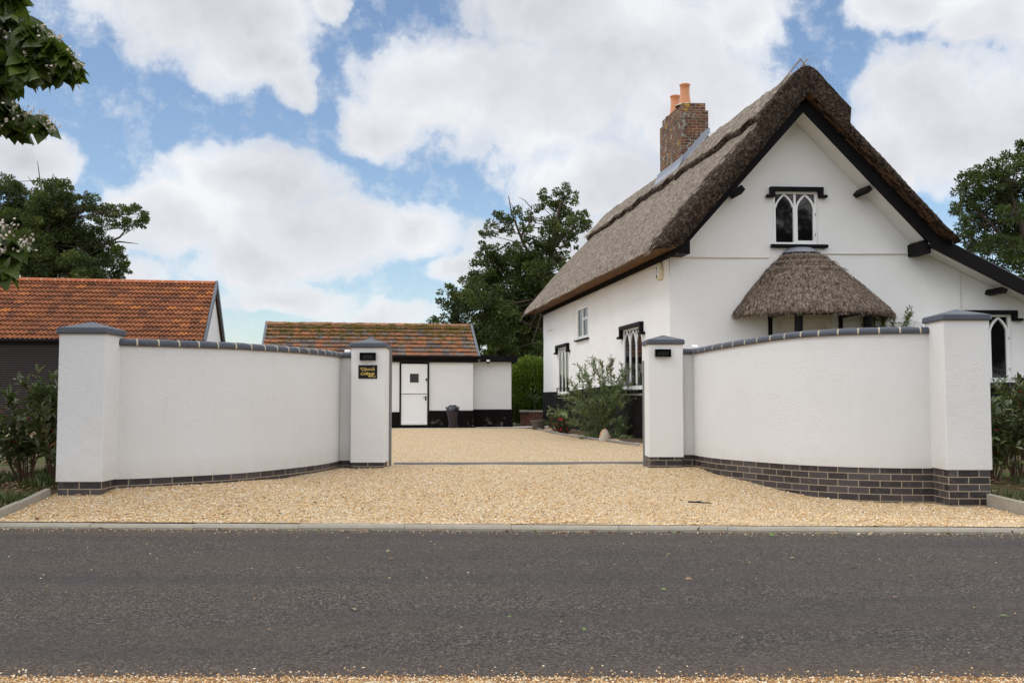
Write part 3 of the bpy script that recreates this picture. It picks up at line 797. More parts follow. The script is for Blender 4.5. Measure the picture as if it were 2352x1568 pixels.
def wall_lamp(cx, y, cz, label):
    t = thing('wall_lamp', (cx, y, cz), label, 'wall lamp', 'black brick lights on the gate pillars')
    w, h = .108, .052; m = MB()
    o = [(-w, -h), (w, -h), (w, h), (-w, h)]
    def ring(s, d, k=0): return [(cx + a * s + (0), y - d, cz + b * s) for a, b in o]
    rr = [ring(1, -.01), ring(1.0, .05), ring(.985, .056), ring(.93, .056)]
    i = [[(cx + a, y - d, cz + b) for a, b in q] for q, d in (([(-.075, -.033), (.075, -.033), (.075, .024), (-.075, .024)], .018),)]
    m.grid(rr + i, close=True)
    m.build('housing', M_GLASSY, t)
    m = MB(); m.face([(cx + a, y - .0185, cz + b) for a, b in [(-.075, -.033), (.075, -.033), (.075, .024), (-.075, .024)]])
    m.build('diffuser', M_GLASSY, t)
    return t


wall_lamp(-1.9375, 13.40, 1.694, 'black rectangular wall lamp above the house name plaque')
wall_lamp(2.045, 13.50, 1.745, 'black rectangular wall lamp on the right gate pillar without plaque')


def sign():
    y = 13.40; x0, x1, z0, z1 = -2.066, -1.812, 1.398, 1.580
    t = thing('name_plaque', ((x0 + x1) / 2, y, z0), 'black plaque with gold lettering reading Church Cottage', 'name plaque')
    m = MB(); m.box(x0, x1, y - .008, y + .002, z0, z1); m.build('plaque', M_GLASSY, t)
    k = (x1 - x0) / 1425.0
    S = ["410,490 480,490 450,430", "690,480 600,465 540,500 475,572 540,622 610,668 700,640", "835,432 770,440 738,500 738,655", "745,565 815,520 850,570 840,650 772,728",
         "895,515 915,640 955,642 1010,590", "1010,512 1012,640 1045,638", "1092,520 1108,640 1150,636", "1110,560 1150,512 1192,520", "1305,515 1225,528 1208,600 1250,648 1312,630",
         "1468,412 1395,420 1360,500 1355,645", "1380,562 1448,520 1478,570 1465,640 1402,712", "638,818 560,805 500,840 436,906 520,972 590,1002 642,982",
         "720,842 662,900 690,990 750,980 782,900 722,842", "868,790 838,960 890,988", "822,862 930,850", "978,790 950,960 1000,988", "930,862 1042,850",
         "1155,842 1070,860 1048,950 1080,988 1150,930", "1165,842 1150,960 1182,982", "1335,832 1240,860 1218,940 1260,985 1330,930",
         "1348,842 1342,960 1330,1060 1260,1110 1150,1132 1050,1092 1005,1062 1080,1020 1160,1032 1280,1085 1400,1126 1520,1132 1615,1085", "1395,925 1495,870 1450,832 1398,900 1420,972 1495,975"]
    m = MB(); nib = Vector((math.cos(.7), -math.sin(.7)))
    for si, s in enumerate(S):
        P = [Vector([float(c) for c in q.split(',')]) for q in s.split()]
        d = y - .0085 - .00015 * si; L, Rr = [], []
        for i, p in enumerate(P):
            tg = (P[min(i + 1, len(P) - 1)] - P[max(i - 1, 0)]).normalized(); n = Vector((-tg.y, tg.x))
            wd = 7 + 14 * abs(n.dot(nib))
            L.append(p + n * wd); Rr.append(p - n * wd)
        w = lambda q: (x0 + (q.x - 265) * k, d, z1 - (q.y - 250) * k)
        m.grid([[w(q) for q in L], [w(q) for q in Rr]])
    m.build('lettering', M_GOLD, t)


sign()


def gate_bits():
    for x, y, zt, lab in ((-1.690, 13.87, 1.80, 'slim grey steel gate channel behind the plaque pillar'), (1.846, 13.96, 1.66, 'slim grey steel gate channel behind the right gate pillar')):
        m = MB(); m.box(x - .012, x + .012, y - .03, y + .03, 0.1, zt); m.box(x - .018, x + .018, y - .012, y + .012, 0.1, zt - .02)
        tag(m.build('gate_post', M_STEEL), lab, 'gate post', 'steel gate channels')
    m = MB(); P = [(-1.66, 14.1), (-.6, 14.16), (.6, 14.24), (1.9, 14.32)]
    rows = [[(x, y + o, zg(x, y) + .026 + z) for o, z in ((-.014, -.03), (-.012, .003), (-.006, .008), (.006, .008), (.012, .003), (.014, -.03))] for x, y in P]
    m.grid(rows); m.face(rows[0]); m.face(rows[-1])
    tag(m.build('gate_track', M_STEEL), 'low grey steel gate track lying across the gravel', 'gate track')
    for x, y, z, lab in ((-2.275, 13.80, 1.765, 'small white capped fitting peeping over the wall beside the plaque pillar'), (2.545, 13.86, 1.835, 'small white capped fitting peeping over the wall beside the right gate pillar')):
        m = MB(); n = 14
        rows = [[(x + a, y + .04 * math.cos(6.283 * j / n) * s, z + .042 * math.sin(6.283 * j / n) * s) for j in range(n)] for a, s in ((-.045, .9), (-.04, 1), (.035, 1), (.04, .92))]
        m.grid(rows, close=True); m.face(rows[0]); m.face(rows[-1], 1)
        m.tube([(x, y, z - .03), (x, y, 0.1)], .02, .02, 8)
        tag(m.build('gate_fitting', [M_LABELW, M_STEEL]), lab, 'gate fitting', 'white gate fittings')


gate_bits()


# ---------------------------------------------------------------- thatched cottage
def HW(u, v, z): return (3.26 + u - .152 * v, 20.5 + .06 * u + v, z)
COT = thing('thatched_cottage', HW(2.6, 6, 0.15), 'white thatched cottage with black plinth, gothic windows and a brick chimney', 'cottage')


def wall_grid(m, x0, x1, z0, z1, step, holes, mp, top=None, amp=.008, rev=.13, seed=0, mi=0):
    xs = sorted(set([round(x0 + (x1 - x0) * i / max(1, round((x1 - x0) / step)), 4) for i in range(max(1, round((x1 - x0) / step)) + 1)] + [h for q in holes for h in q[:2]]))
    zs = sorted(set([round(z0 + (z1 - z0) * i / max(1, round((z1 - z0) / step)), 4) for i in range(max(1, round((z1 - z0) / step)) + 1)] + [h for q in holes for h in q[2:4]]))
    idx = {}
    def vt(x, z):
        if top: z = min(z, top(x))
        key = (round(x, 4), round(z, 4))
        if key not in idx:
            idx[key] = len(m.v); m.v.append(mp(x, z, amp * fbm(x * 1.1, z * 1.1, seed)))
        return idx[key]
    for a, b in zip(xs, xs[1:]):
        for c, d in zip(zs, zs[1:]):
            if any(h[0] - 1e-4 <= a and b <= h[1] + 1e-4 and h[2] - 1e-4 <= c and d <= h[3] + 1e-4 for h in holes): continue
            if top and c >= max(top(a), top(b)): continue
            q = []
            for k in (vt(a, c), vt(b, c), vt(b, d), vt(a, d)):
                if k not in q: q.append(k)
            if len(q) < 3: continue
            m.f.append(tuple(q)); m.m.append(mi)
            uu = []
            for k in q:
                for kk, ii in ((0, 0),): pass
            m.uv.append([( {0: a, 1: b, 2: b, 3: a}[j] if len(q) == 4 else a, {0: c, 1: c, 2: d, 3: d}[j] if len(q) == 4 else c) for j in range(len(q))]); m.anyuv = True
    for h in holes:
        r = [(h[0], h[2]), (h[1], h[2]), (h[1], h[3]), (h[0], h[3])]
        for i in range(4):
            (a, c), (b, d) = r[i], r[(i + 1) % 4]
            m.face([mp(a, c, -.004), mp(b, d, -.004), mp(b, d, rev), mp(a, c, rev)], mi)


fmap = lambda x, z, d: HW(x, d, z)
smap = lambda x, z, d: HW(d, x, z)
def bmap(mp): return lambda x, d, z: mp(x, z, d)

APX = 2.625
def gable_top(u):
    if u < APX: return 7.06 - 1.128 * (APX - u)
    a = 7.06 - 1.046 * (u - APX); b = 4.30 - .497 * (u - 5.3)
    return a if u < 5.3 else min(a, b) if False else b


def cottage_walls():
    m = MB()
    wall_grid(m, 0, 9.2, 0.1, 7.2, .2, [(2.209, 3.14, 4.339, 5.453), (6.311, 7.25, 1.473, 2.892), (2.2, 3.42, 0.1, 2.92)], fmap, top=lambda u: max(0.3, gable_top(u) - .005), amp=.012, seed=2)
    m.build('front_wall', M_LIME, COT, smooth=True)
    m = MB()
    wall_grid(m, 0, 14.2, 0.1, 4.28, .2, [(2.0, 3.63, 1.34, 2.782), (9.985, 11.6, 1.255, 2.742), (7.35, 8.75, 2.845, 3.777)], smap, amp=.02, seed=5)
    m.build('side_wall', M_LIME, COT, smooth=True)
    m = MB()   # far gable and lean-to end
    m.face([HW(0, 14.2, .1), HW(5.3, 14.2, .1), HW(5.3, 14.2, 4.3), HW(APX, 14.2, 7.05), HW(0, 14.2, 4.1)])
    m.face([HW(9.2, 0, .1), HW(9.2, 14.2, .1), HW(9.2, 14.2, 2.4), HW(9.2, 0, 2.4)]); m.face([HW(5.3, 14.2, .1), HW(9.2, 14.2, .1), HW(9.2, 14.2, 2.4), HW(5.3, 14.2, 4.3)])
    m.build('rear_wall', M_LIME, COT)
    m = MB()
    wall_grid(m, -.03, 9.2, 0.0, 1.57, .15, [(6.20, 7.36, 1.36, 1.57), (2.2, 3.42, 0.0, 1.57)], lambda x, z, d: HW(x, d - .035, z), amp=.006, rev=.04, seed=1, top=lambda u: 1.42 if u < 5.9 else 1.57)
    m.build('plinth', M_BLACKBRICK, COT)
    m = MB()
    wall_grid(m, -.035, 14.22, 0.0, 1.47, .15, [(1.90, 3.78, 1.20, 1.47), (9.88, 11.75, 1.13, 1.47)], lambda x, z, d: HW(d - .03, x, z), amp=.012, rev=.04, seed=3,
              top=lambda v: 1.47 - .12 * sst((v - 3) / 9))
    m.build('plinth', M_BLACKBRICK, COT)


cottage_walls()


def gothic_window(mp, x0, x1, z0, z1, lights, spring, casement=(), hood=None, sill=None, lead=False, plainw=False):
    B = bmap(mp); fr = MB(); fw = .042; side = mp is smap; D0, D1 = (-.004, .05) if side else (.022, .085); gd = .022 if side else .072
    fr.box(x0 + .001, x0 + fw, D0, D1, z0 + .001, z1 - .001, B); fr.box(x1 - fw, x1 - .001, D0, D1, z0 + .001, z1 - .001, B)
    fr.box(x0 + fw, x1 - fw, D0 + .002, D1, z1 - fw, z1 - .001, B); fr.box(x0 + fw, x1 - fw, D0 + .002, D1, z0 + .001, z0 + fw + .01, B)
    iw = x1 - x0 - 2 * fw; mw = .034 if side else .042; lw = (iw - mw * (lights - 1)) / lights; zb, zt = z0 + fw + .01, z1 - fw
    for i in range(lights):
        a = x0 + fw + i * (lw + mw); b = a + lw
        if i < lights - 1: fr.box(b, b + mw, D0 + .004, D1, zb, zt, B)
        if plainw: continue
        zs = zb + (zt - zb) * spring; cx = (a + b) / 2; bw = .034 if side else .040
        # pointed arch bars
        for sgn, e in ((1, a), (-1, b)):
            n = 9; rows = []
            for k in range(n + 1):
                t = k / n
                xx = e + sgn * (lw / 2) * (1 - math.cos(t * math.pi / 2)) ** .82
                zz = zs + (zt - zs) * math.sin(t * math.pi / 2)
                xx = e + sgn * (lw / 2) * (t ** 1.55); zz = zs + (zt - zs) * (1 - (1 - t) ** 1.18)
                rows.append((xx, zz))
            pr = []
            for k, (xx, zz) in enumerate(rows):
                p0 = rows[max(0, k - 1)]; p1 = rows[min(n, k + 1)]
                tx, tz = p1[0] - p0[0], p1[1] - p0[1]; l = math.hypot(tx, tz); nx_, nz_ = tz / l * sgn, -tx / l * sgn
                w2 = bw if i in casement else bw * .8
                xin = xx + nx_ * w2; xin = min(xin, cx) if sgn > 0 else max(xin, cx)
                pr.append(([xx, zz], [xin, zz + nz_ * w2]))
            fr.grid([[B(o[0], D0 + .006, o[1]), B(q[0], D0 + .006, q[1]), B(q[0], D1 - .01, q[1]), B(o[0], D1 - .01, o[1])] for o, q in pr], close=True)
        sw = (.024 if side else .036) if i in casement else .014
        fr.box(a, a + sw, D0 + .008, D1 - .006, zb, zs + .02, B); fr.box(b - sw, b, D0 + .008, D1 - .006, zb, zs + .02, B)
        if i in casement: fr.box(a + sw, b - sw, D0 + .008, D1 - .006, zb, zb + .04, B)
    if plainw:                                   # two plain lights, the right-hand one with a small top vent
        m0 = x0 + fw + lw
        for a, b, c, d in plainw:
            for q in ((a, a + .03, c, d), (b - .03, b, c, d), (a + .03, b - .03, c, c + .03), (a + .03, b - .03, d - .03, d)):
                fr.box(q[0], q[1], D0 - .004, D1 - .02, q[2], q[3], B)
    W = fr.build('window', M_WHITEPAINT, COT)
    g = MB(); g.face([B(x0 + .01, gd, z0 + .01), B(x1 - .01, gd, z0 + .01), B(x1 - .01, gd, z1 - .01), B(x0 + .01, gd, z1 - .01)])
    g.build('pane', M_GLASS, W)
    if hood:
        h = MB(); dz, ft, drop = hood
        a, b = x0 - .088, x1 + .105; t = z1 + .088
        h.box(a, b, -.095, .03, t - .085, t, B); h.box(a + .002, a + .092, -.092, .03, t - drop, t - .0855, B); h.box(b - .092, b - .002, -.092, .03, t - drop, t - .0855, B)
        h.box(a - ft, a + .088, -.11, .028, t - drop - .055, t - drop - .0005, B); h.box(b - .088, b + ft, -.11, .028, t - drop - .055, t - drop - .0005, B)
        h.build('hood_mould', M_BLACK, W)
    if sill:
        s = MB(); a, b, h_, pr_ = sill
        rows = [[B(x, d, z0 - z) for d, z in ((.10, .002), (-pr_ + .015, .006), (-pr_, .022), (-pr_, h_ - .012), (-pr_ + .012, h_), (.10, h_))] for x in (a, a + .02, b - .02, b)]
        s.grid(rows); s.face(rows[0]); s.face(rows[-1]); s.build('sill', M_BLACK, W)
    return W


def hinges(W, mp, x, zs):
    for z in zs: m = MB(); m.tube([mp(x, z - .028, .012), mp(x, z + .028, .012)], .006, .006, 6); m.build('hinge', M_BLACK, W)


W1 = gothic_window(fmap, 2.209, 3.14, 4.339, 5.453, 2, .725, (1,), (0, .075, .165), (2.13, 3.31, .075, .12)); hinges(W1, fmap, 3.105, (4.98, 4.55))
W2 = gothic_window(fmap, 6.311, 7.25, 1.473, 2.892, 2, .78, (1,), (0, .11, .165), (6.22, 7.36, .09, .10)); hinges(W2, fmap, 7.213, (2.4, 1.75))
W3 = gothic_window(smap, 2.0, 3.63, 1.34, 2.782, 3, .76, (0, 1, 2), (0, .14, .24), (1.91, 3.77, .09, .12)); hinges(W3, smap, 2.62, (2.35, 1.65))
W4 = gothic_window(smap, 9.985, 11.6, 1.255, 2.742, 3, .76, (0, 1, 2), (0, .14, .22), (9.89, 11.74, .09, .12)); hinges(W4, smap, 11.56, (2.25, 1.6))
W5 = gothic_window(smap, 7.35, 8.75, 2.845, 3.777, 2, .7, plainw=((7.395, 8.03, 2.90, 3.40), (7.395, 8.03, 3.415, 3.732), (8.075, 8.705, 2.90, 3.732)), sill=(7.28, 8.85, .05, .09))
m = MB(); m.box(7.33, 8.77, -.035, .0, 3.78, 3.815, bmap(smap)); m.build('drip_bar', M_WHITEPAINT, W5)
m = MB(); m.box(2.62, 2.66, -.004, .02, 1.74, 1.84, bmap(smap)); m.tube([smap(2.64, 1.79, -.006), smap(2.64, 1.79, -.03), smap(2.74, 1.785, -.03)], .008, .008, 6); m.build('handle', M_BLACK, W3)
for (mp_, x0, x1, z0, z1) in ((smap, 2.12, 2.5, 1.42, 2.3), (smap, 2.65, 3.05, 1.42, 2.3), (smap, 3.2, 3.52, 1.42, 2.3)):
    pass


def soffit_boards():
    m = MB()
    sl = lambda poly, d0, d1: m.prism(poly, d0, d1, lambda x, d, z: HW(x, d, z))
    sl([(2.622, 7.02), (2.622, 7.05), (5.28, 4.27), (5.25, 4.245)], -.54, -.013)
    m.build('soffit', M_SOFFIT, COT)
    m = MB(); m.prism([(-.02, 4.03), (-.02, 4.06), (2.618, 7.05), (2.618, 7.02)], -.54, -.013, HW); m.build('soffit', M_SOFFIT, COT)
    m = MB(); m.prism([(5.28, 4.245), (5.30, 4.275), (9.6, 2.15), (9.6, 2.12)], -.54, -.013, HW); m.build('soffit', M_SOFFIT, COT)
    B = lambda name, poly, d0=-.60, d1=-.54: (lambda mm: (mm.prism(poly, d0, d1, HW), mm.build(name, M_BLACK, COT)))(MB())
    B('barge_board', [(2.622, 6.985), (2.622, 7.30), (-.11, 4.19), (-.10, 4.06), (.05, 4.05), (.262, 4.335)])
    B('barge_board', [(2.6235, 6.985), (5.11, 4.38), (5.18, 4.31), (5.345, 4.47), (2.6235, 7.30)], -.602, -.538)
    B('barge_board', [(5.19, 4.235), (5.30, 4.49), (9.6, 2.32), (9.6, 2.05)], -.606, -.536)
    B('eaves_box', [(-.105, 4.045), (-.105, 4.17), (.256, 4.345), (.256, 4.05)], -.537, -.02)
    m = MB(); m.box(-.055, -.022, -.535, 14.45, 4.025, 4.15, lambda x, d, z: HW(x, d, z)); m.build('fascia', M_BLACK, COT)
    m = MB(); m.box(-.02, .03, -.0, 14.3, 4.12, 4.24, lambda x, d, z: HW(x, d, z)); m.build('wall_plate', M_BLACK, COT)
    # purlin ends carrying the verge
    for poly in ([(1.24, 5.36), (1.33, 5.28), (1.41, 5.38), (1.33, 5.47)], [(3.90, 5.40), (3.97, 5.33), (4.06, 5.41), (3.99, 5.50)],
                 [(5.06, 4.10), (5.25, 4.10), (5.25, 4.32), (5.12, 4.38), (5.06, 4.34)], [(6.70, 3.32), (6.82, 3.29), (6.86, 3.37), (6.74, 3.42)]):
        mm = MB(); mm.prism(poly, -.535, .05, HW); mm.build('purlin_end', M_BLACK, COT)
    # lean-to roof
    m = MB(); m.prism([(5.2, 4.50), (5.2, 4.56), (9.7, 2.35), (9.7, 2.29)], -.56, 14.4, HW); m.build('lean_to_roof', M_SLATEBOARD, COT)


soffit_boards()


def thatch():
    V0, V1 = -.86, 14.92
    tipL, tipR = (-.66, 4.17), (5.69, 4.42); ap = (2.58, 7.72); M = 61
    top = []
    for k in range(M):
        t = k / (M - 1)
        if t <= .5: q = t / .5; u = tipL[0] + (ap[0] - tipL[0]) * q; z = tipL[1] + (ap[1] - tipL[1]) * q + .07 * math.sin(math.pi * q)
        else: q = (t - .5) / .5; u = ap[0] + (tipR[0] - ap[0]) * q; z = ap[1] + (tipR[1] - ap[1]) * q + .05 * math.sin(math.pi * q)
        top.append((u, z))
    def under(k):
        t = k / (M - 1)
        uA, zA = -.06, 4.135; uB, zB = 5.36, 4.51; apx = (2.625, 7.31)
        if t < .09: q = t / .09; return (tipL[0] + .035 + (uA - tipL[0] - .035) * q, tipL[1] - .085 + (zA - tipL[1] + .085) * q)
        if t <= .5: q = (t - .09) / .41; return (uA + (apx[0] - uA) * q, zA + (apx[1] - zA) * q)
        if t <= .93: q = (t - .5) / .43; return (apx[0] + (uB - apx[0]) * q, apx[1] + (zB - apx[1]) * q)
        q = (t - .93) / .07; return (uB + (tipR[0] - .03 - uB) * q, zB + (tipR[1] - .075 - zB) * q)
    und = [under(k) for k in range(M)]
    vs = [V0 + .025 * i for i in range(22)]; x = vs[-1]
    while x < V1 - .5: x += .11; vs.append(x)
    while vs[-1] < V1: vs.append(min(V1, vs[-1] + .04))
    RR, DEP = .50, .25
    def pt(k, v, fine=1):
        (u, z), (a, b) = top[k], und[k]
        d = min(v - V0, V1 - v); ins = DEP * (1 - math.sqrt(max(0, 1 - (1 - min(1, d / RR)) ** 2)))
        L = math.hypot(a - u, b - z); nx, nz = ((u - a) / L, (z - b) / L)
        t = k / (M - 1); s = min(t, 1 - t) * 2
        ins = min(ins, L * .55) * (.30 + .70 * sst((abs(u - ap[0]) - .55) / .5))
        w = .03 * fbm(u * .8, v * .55, z * .8) + .012 * fbm(u * 5, v * 5, z * 5) * fine
        rc = .10 * max(0, 1 - s / .05) ** 2
        return HW(u + nx * (w - ins - rc * .2), v, z + nz * (w - ins - rc))
    m = MB()
    rows = [[pt(k, v) for k in range(M)] for v in vs]
    m.grid(rows, mfun=lambda a, b: 1 if vs[a] < V0 + .16 + .30 * R.random() ** 1.3 + .08 * fbm(b * .5, vs[a] * 4, 3) else 0)  # front band dithered dark: own tone plus painted shade of the turned face
    ur = [[HW(und[k][0], v + .012 * fbm(k * .7, v * 3), und[k][1] + .012 * fbm(v * 4, k * .8, 2)) for k in range(M)] for v in vs]
    m.grid(ur, mfun=lambda a, b: 1 if b > M * .5 and R.random() < .7 else 2)
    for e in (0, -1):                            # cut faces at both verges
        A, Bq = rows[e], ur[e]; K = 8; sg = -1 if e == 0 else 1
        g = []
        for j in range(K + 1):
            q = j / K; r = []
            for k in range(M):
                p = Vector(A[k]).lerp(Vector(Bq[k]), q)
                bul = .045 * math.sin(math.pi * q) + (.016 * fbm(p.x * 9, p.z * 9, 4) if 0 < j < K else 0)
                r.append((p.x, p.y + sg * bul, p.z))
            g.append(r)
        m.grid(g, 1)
    for k in (0, M - 1):                         # eaves edge
        K = 3; m.grid([[tuple(Vector(rows[i][k]).lerp(Vector(ur[i][k]), j / K)) for i in range(len(vs))] for j in range(K + 1)], 2)
    # loose straws over verge, eaves and slope
    def straw(p, d, l, w, mi):
        p = Vector(p); d = Vector(d).normalized(); s = d.cross(Vector((R.gauss(0, 1), R.gauss(0, 1), R.gauss(0, 1)))).normalized() * w
        m.face([p - s, p + s, p + d * l], mi)
    for _ in range(5200):
        k = R.uniform(0, (M - 1) * .5); v = V0 + (R.random() ** 1.6) * 15.6
        k0 = int(k); p = pt(min(k0, M - 1), v)
        dn = (Vector(HW(tipL[0], v, tipL[1])) - Vector(HW(ap[0], v, ap[1]))).normalized()
        q = Vector(p) + dn * R.uniform(-.06, .06)
        straw(q, dn + Vector((R.gauss(-.1, .16), R.gauss(0, .16), R.gauss(.08, .16))), R.uniform(.05, .12), R.uniform(.002, .0045), 3)
    for _ in range(4200):                        # butts on the front verge
        k = R.randrange(M); q = R.random(); p = Vector(rows[0][k]).lerp(Vector(ur[0][k]), q)
        p.y -= .045 * math.sin(math.pi * q)
        dn = (Vector(HW(*((tipL[0], V0, tipL[1]) if k < M / 2 else (tipR[0], V0, tipR[1])))) - Vector(HW(ap[0], V0, ap[1]))).normalized()
        straw(p, dn * .8 + Vector((R.gauss(0, .18), -.4 + R.gauss(0, .15), R.gauss(0, .18))), R.uniform(.02, .055), R.uniform(.002, .0045), R.choice((1, 1, 1, 1, 3)))
    for _ in range(1500):                        # right-hand slope edge against the sky
        k = R.uniform((M - 1) * .5, M - 1); p = pt(int(k), V0 + abs(R.gauss(0, .35)))
        dn = (Vector(HW(tipR[0], 0, tipR[1])) - Vector(HW(ap[0], 0, ap[1]))).normalized()
        straw(p, dn + Vector((R.gauss(.05, .15), R.gauss(-.1, .15), R.gauss(.05, .15))), R.uniform(.03, .07), R.uniform(.002, .005), 1)
    for _ in range(2400):                        # eaves drip edge
        i = R.randrange(len(vs)); p = Vector(rows[i][0]).lerp(Vector(ur[i][0]), R.random())
        straw(p, (-.5 + R.gauss(0, .2), R.gauss(0, .3), -.6 + R.gauss(0, .2)), R.uniform(.02, .06), R.uniform(.002, .004), R.choice((0, 2, 3)))
    roof = m.build('thatch_roof', [M_THATCH, M_THATCHENDSHADE, M_THATCHUND, M_STRAW], COT, smooth=True)
    # block ridge: raised saddle with a cut lower edge
    m = MB(); vv = []; x = V0 - .03
    while x < V1 + .03: vv.append(x); x += .05 if x < 0 else .09
    N = 26; rows = []; rows2 = []
    for v in vv:
        sc = .17 * ((v * .52 + .3 * math.sin(v * 1.3)) % 1.0) + .07 * fbm(v * 1.3, 1, 1) + .03 * fbm(v * 5, 1, 1)
        uL = ap[0] - .99 + sc; uR = ap[0] + .86 - sc
        lump = .035 * fbm(v * 1.2, 0, 7) + .02 * fbm(v * 4, 5, 7)
        sag = .06 * math.exp(-((v - 9) / 3.5) ** 2)
        r = []; r2 = []
        for k in range(N + 1):
            t = k / N; u = uL + (uR - uL) * t
            z = ap[1] + .02 - (1.14 if u < ap[0] else 1.07) * math.sqrt((u - ap[0]) ** 2 + .0015) + .06
            off = .135 + lump * (1 - abs(2 * t - 1)) - sag * (1 - abs(2 * t - 1))
            if v < V0 + .12: off -= .04 * (1 - (v - V0 + .03) / .15)
            nx = -.62 if u < ap[0] else .62
            fl = max(-1, min(1, (u - ap[0]) / .08)) * .62
            w = .012 * fbm(u * 6, v * 6, 3)
            r.append(HW(u + fl * (off + w), v, z + .78 * (off + w)))
            r2.append(HW(u, v, z - (.12 if v > V0 + .2 else .45)))
        rows.append(r); rows2.append(r2)
    m.grid(rows, mfun=lambda a, b: 1 if vv[a] < V0 + .12 + .26 * R.random() ** 1.3 else 0)  # ridge front darkened likewise, shade painted in with the cut ends
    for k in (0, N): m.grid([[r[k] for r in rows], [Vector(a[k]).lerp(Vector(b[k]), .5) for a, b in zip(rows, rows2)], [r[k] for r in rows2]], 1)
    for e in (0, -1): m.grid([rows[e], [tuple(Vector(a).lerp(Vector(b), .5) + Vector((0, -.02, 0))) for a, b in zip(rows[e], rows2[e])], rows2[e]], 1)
    for _ in range(2600):
        i = R.randrange(len(vv)); k = R.choice([0, 0, 0, N, R.randrange(N)]); p = Vector(rows[i][k]) + Vector((R.gauss(0, .03), R.gauss(0, .04), R.gauss(0, .03)))
        sgn = -1 if k < N / 2 else 1
        d = Vector((sgn * .6 + R.gauss(0, .25), R.gauss(0, .3), -.65 + R.gauss(0, .3))); s = d.cross(Vector((R.gauss(0, 1), R.gauss(0, 1), R.gauss(0, 1)))).normalized() * R.uniform(.002, .0045)
        m.face([p - s, p + s, p + d * R.uniform(.05, .11)], 2)
    for _ in range(260):                          # ragged tuft over the front peak
        p = Vector(HW(ap[0] + R.gauss(.0, .22), V0 + R.uniform(0, .3), 0)); uo = abs(p.x - HW(ap[0], V0, 0)[0]); p.z = ap[1] + .20 - 1.1 * uo + R.uniform(-.06, .02)
        d = Vector((R.gauss(0, .5), R.gauss(-.3, .4), R.uniform(.1, 1))); s = d.cross(Vector((R.gauss(0, 1), R.gauss(0, 1), R.gauss(0, 1)))).normalized() * R.uniform(.003, .006)
        m.face([p - s, p + s, p + d * R.uniform(.05, .12)], R.choice((1, 2)))
    m.build('thatch_ridge', [M_THATCH, M_THATCHENDSHADE, M_STRAW], COT, smooth=True)
    # spars and wire netting standing off the peak
    m = MB()
    for a, b in (((2.47, -.80, 8.00), (1.95, -.75, 7.36)), ((2.60, -.83, 8.00), (2.02, -.80, 7.24)), ((2.42, -.87, 7.99), (2.62, -.85, 7.78))):
        m.tube([HW(*a), HW(*b)], .012 if a[2] < 8.025 else .008, .01, 6)
    m.build('hazel_spar', M_STICK, COT)
    m = MB()
    nz = []
    for j in range(16):
        t = j / 15; v = V0 - .05 + .95 * t; row = []
        for k in range(31):
            s = k / 30; u = ap[0] - .42 + 1.25 * s
            z = 8.12 - 1.12 * max(0, abs(u - ap[0] - .03) - .05) + .02 * math.sin(k * 1.7 + j)
            row.append(Vector(HW(u, v, z - .25 * t)))
        nz.append(row)
    for j in range(15):
        for k in range(30):
            if (j + k) % 2 == 0: m.tube([nz[j][k], nz[j + 1][k + 1]], .0014, .0014, 3, cap=False); m.tube([nz[j][k + 1], nz[j + 1][k]], .0014, .0014, 3, cap=False)
    m.build('wire_netting', M_WIRE, COT)
    return roof


thatch()


def chimney():
    def K(u, v, z): return HW(u, v, z)
    m = MB(); u0, u1, v0, v1 = 1.925, 2.65, 5.05, 6.88
    def rg(k): return [K(u0 + k, v0 + k, 0), K(u1 - k, v0 + k, 0), K(u1 - k, v1 - k, 0), K(u0 + k, v1 - k, 0)]
    P = [p[:2] for p in rg(0)]; band(m, P, 6.3, 8.66, closed=True, nz=4, u0=.03)
    Q = [p[:2] for p in rg(.055)]; band(m, Q, 8.66, 8.87, closed=True, u0=.1)
    m.face([(*p, 8.66) for p in P]); m.face([(*p, 8.87) for p in Q])
    Ch = m.build('chimney', M_CHIM, COT)
    for v, u, h, top_ in ((5.42, 2.16, 9.43, .115), (6.42, 2.22, 9.43, .115)):
        c = K(u, v, 0); mm = MB()
        mm.lathe([(.165, 8.85), (.16, 8.92), (.135, 9.1), (.126, 9.25), (.128, 9.40), (.145, 9.425), (.147, 9.45), (.138, 9.462), (.115, 9.46), (.11, 9.2)], c[0], c[1], 20)
        mm.build('chimney_pot', M_TERRA, Ch, smooth=True)
        mm = MB(); mm.lathe([(.27, 8.865), (.24, 8.90), (.17, 8.93), (.15, 8.92)], c[0], c[1], 16); mm.build('flaunching', M_MORTAR, Ch, smooth=True)
    mm = MB()
    f = [(u0 - .015, 7.08), (u0 - .015, 7.30), (u0 - .02, 7.22)]
    sl = lambda u: 7.80 - 1.14 * (2.58 - u) + .14
    rows = [[K(u0 - .012, v, sl(u0) + .22), K(u0 - .02, v, sl(u0) + .10), K(u0 - .10, v, sl(u0 - .10) + .065), K(u0 - .17, v, sl(u0 - .17) + .06 + .01 * math.sin(v * 5)), K(u0 - .18, v, sl(u0 - .18) - .05)] for v in [v0 - .12 + 2.2 * i / 12 for i in range(13)]]
    mm.grid(rows)
    mm.grid([[K(u, v0 - .02, min(7.98, sl(u)) + .22), K(u, v0 - .03, min(7.98, sl(u)) + .06), K(u, v0 - .3, min(7.98, sl(u)) + .035)] for u in [u0 - .03 + (u1 - u0 + .06) * i / 8 for i in range(9)]])
    for i in range(4):
        uu = u0 + i * .17; mm.box(uu, uu + .165, v0 - .018, v0 - .004, sl(uu) + .16, sl(uu) + .29, K)
    mm.build('lead_flashing', M_LEAD, Ch)


chimney()


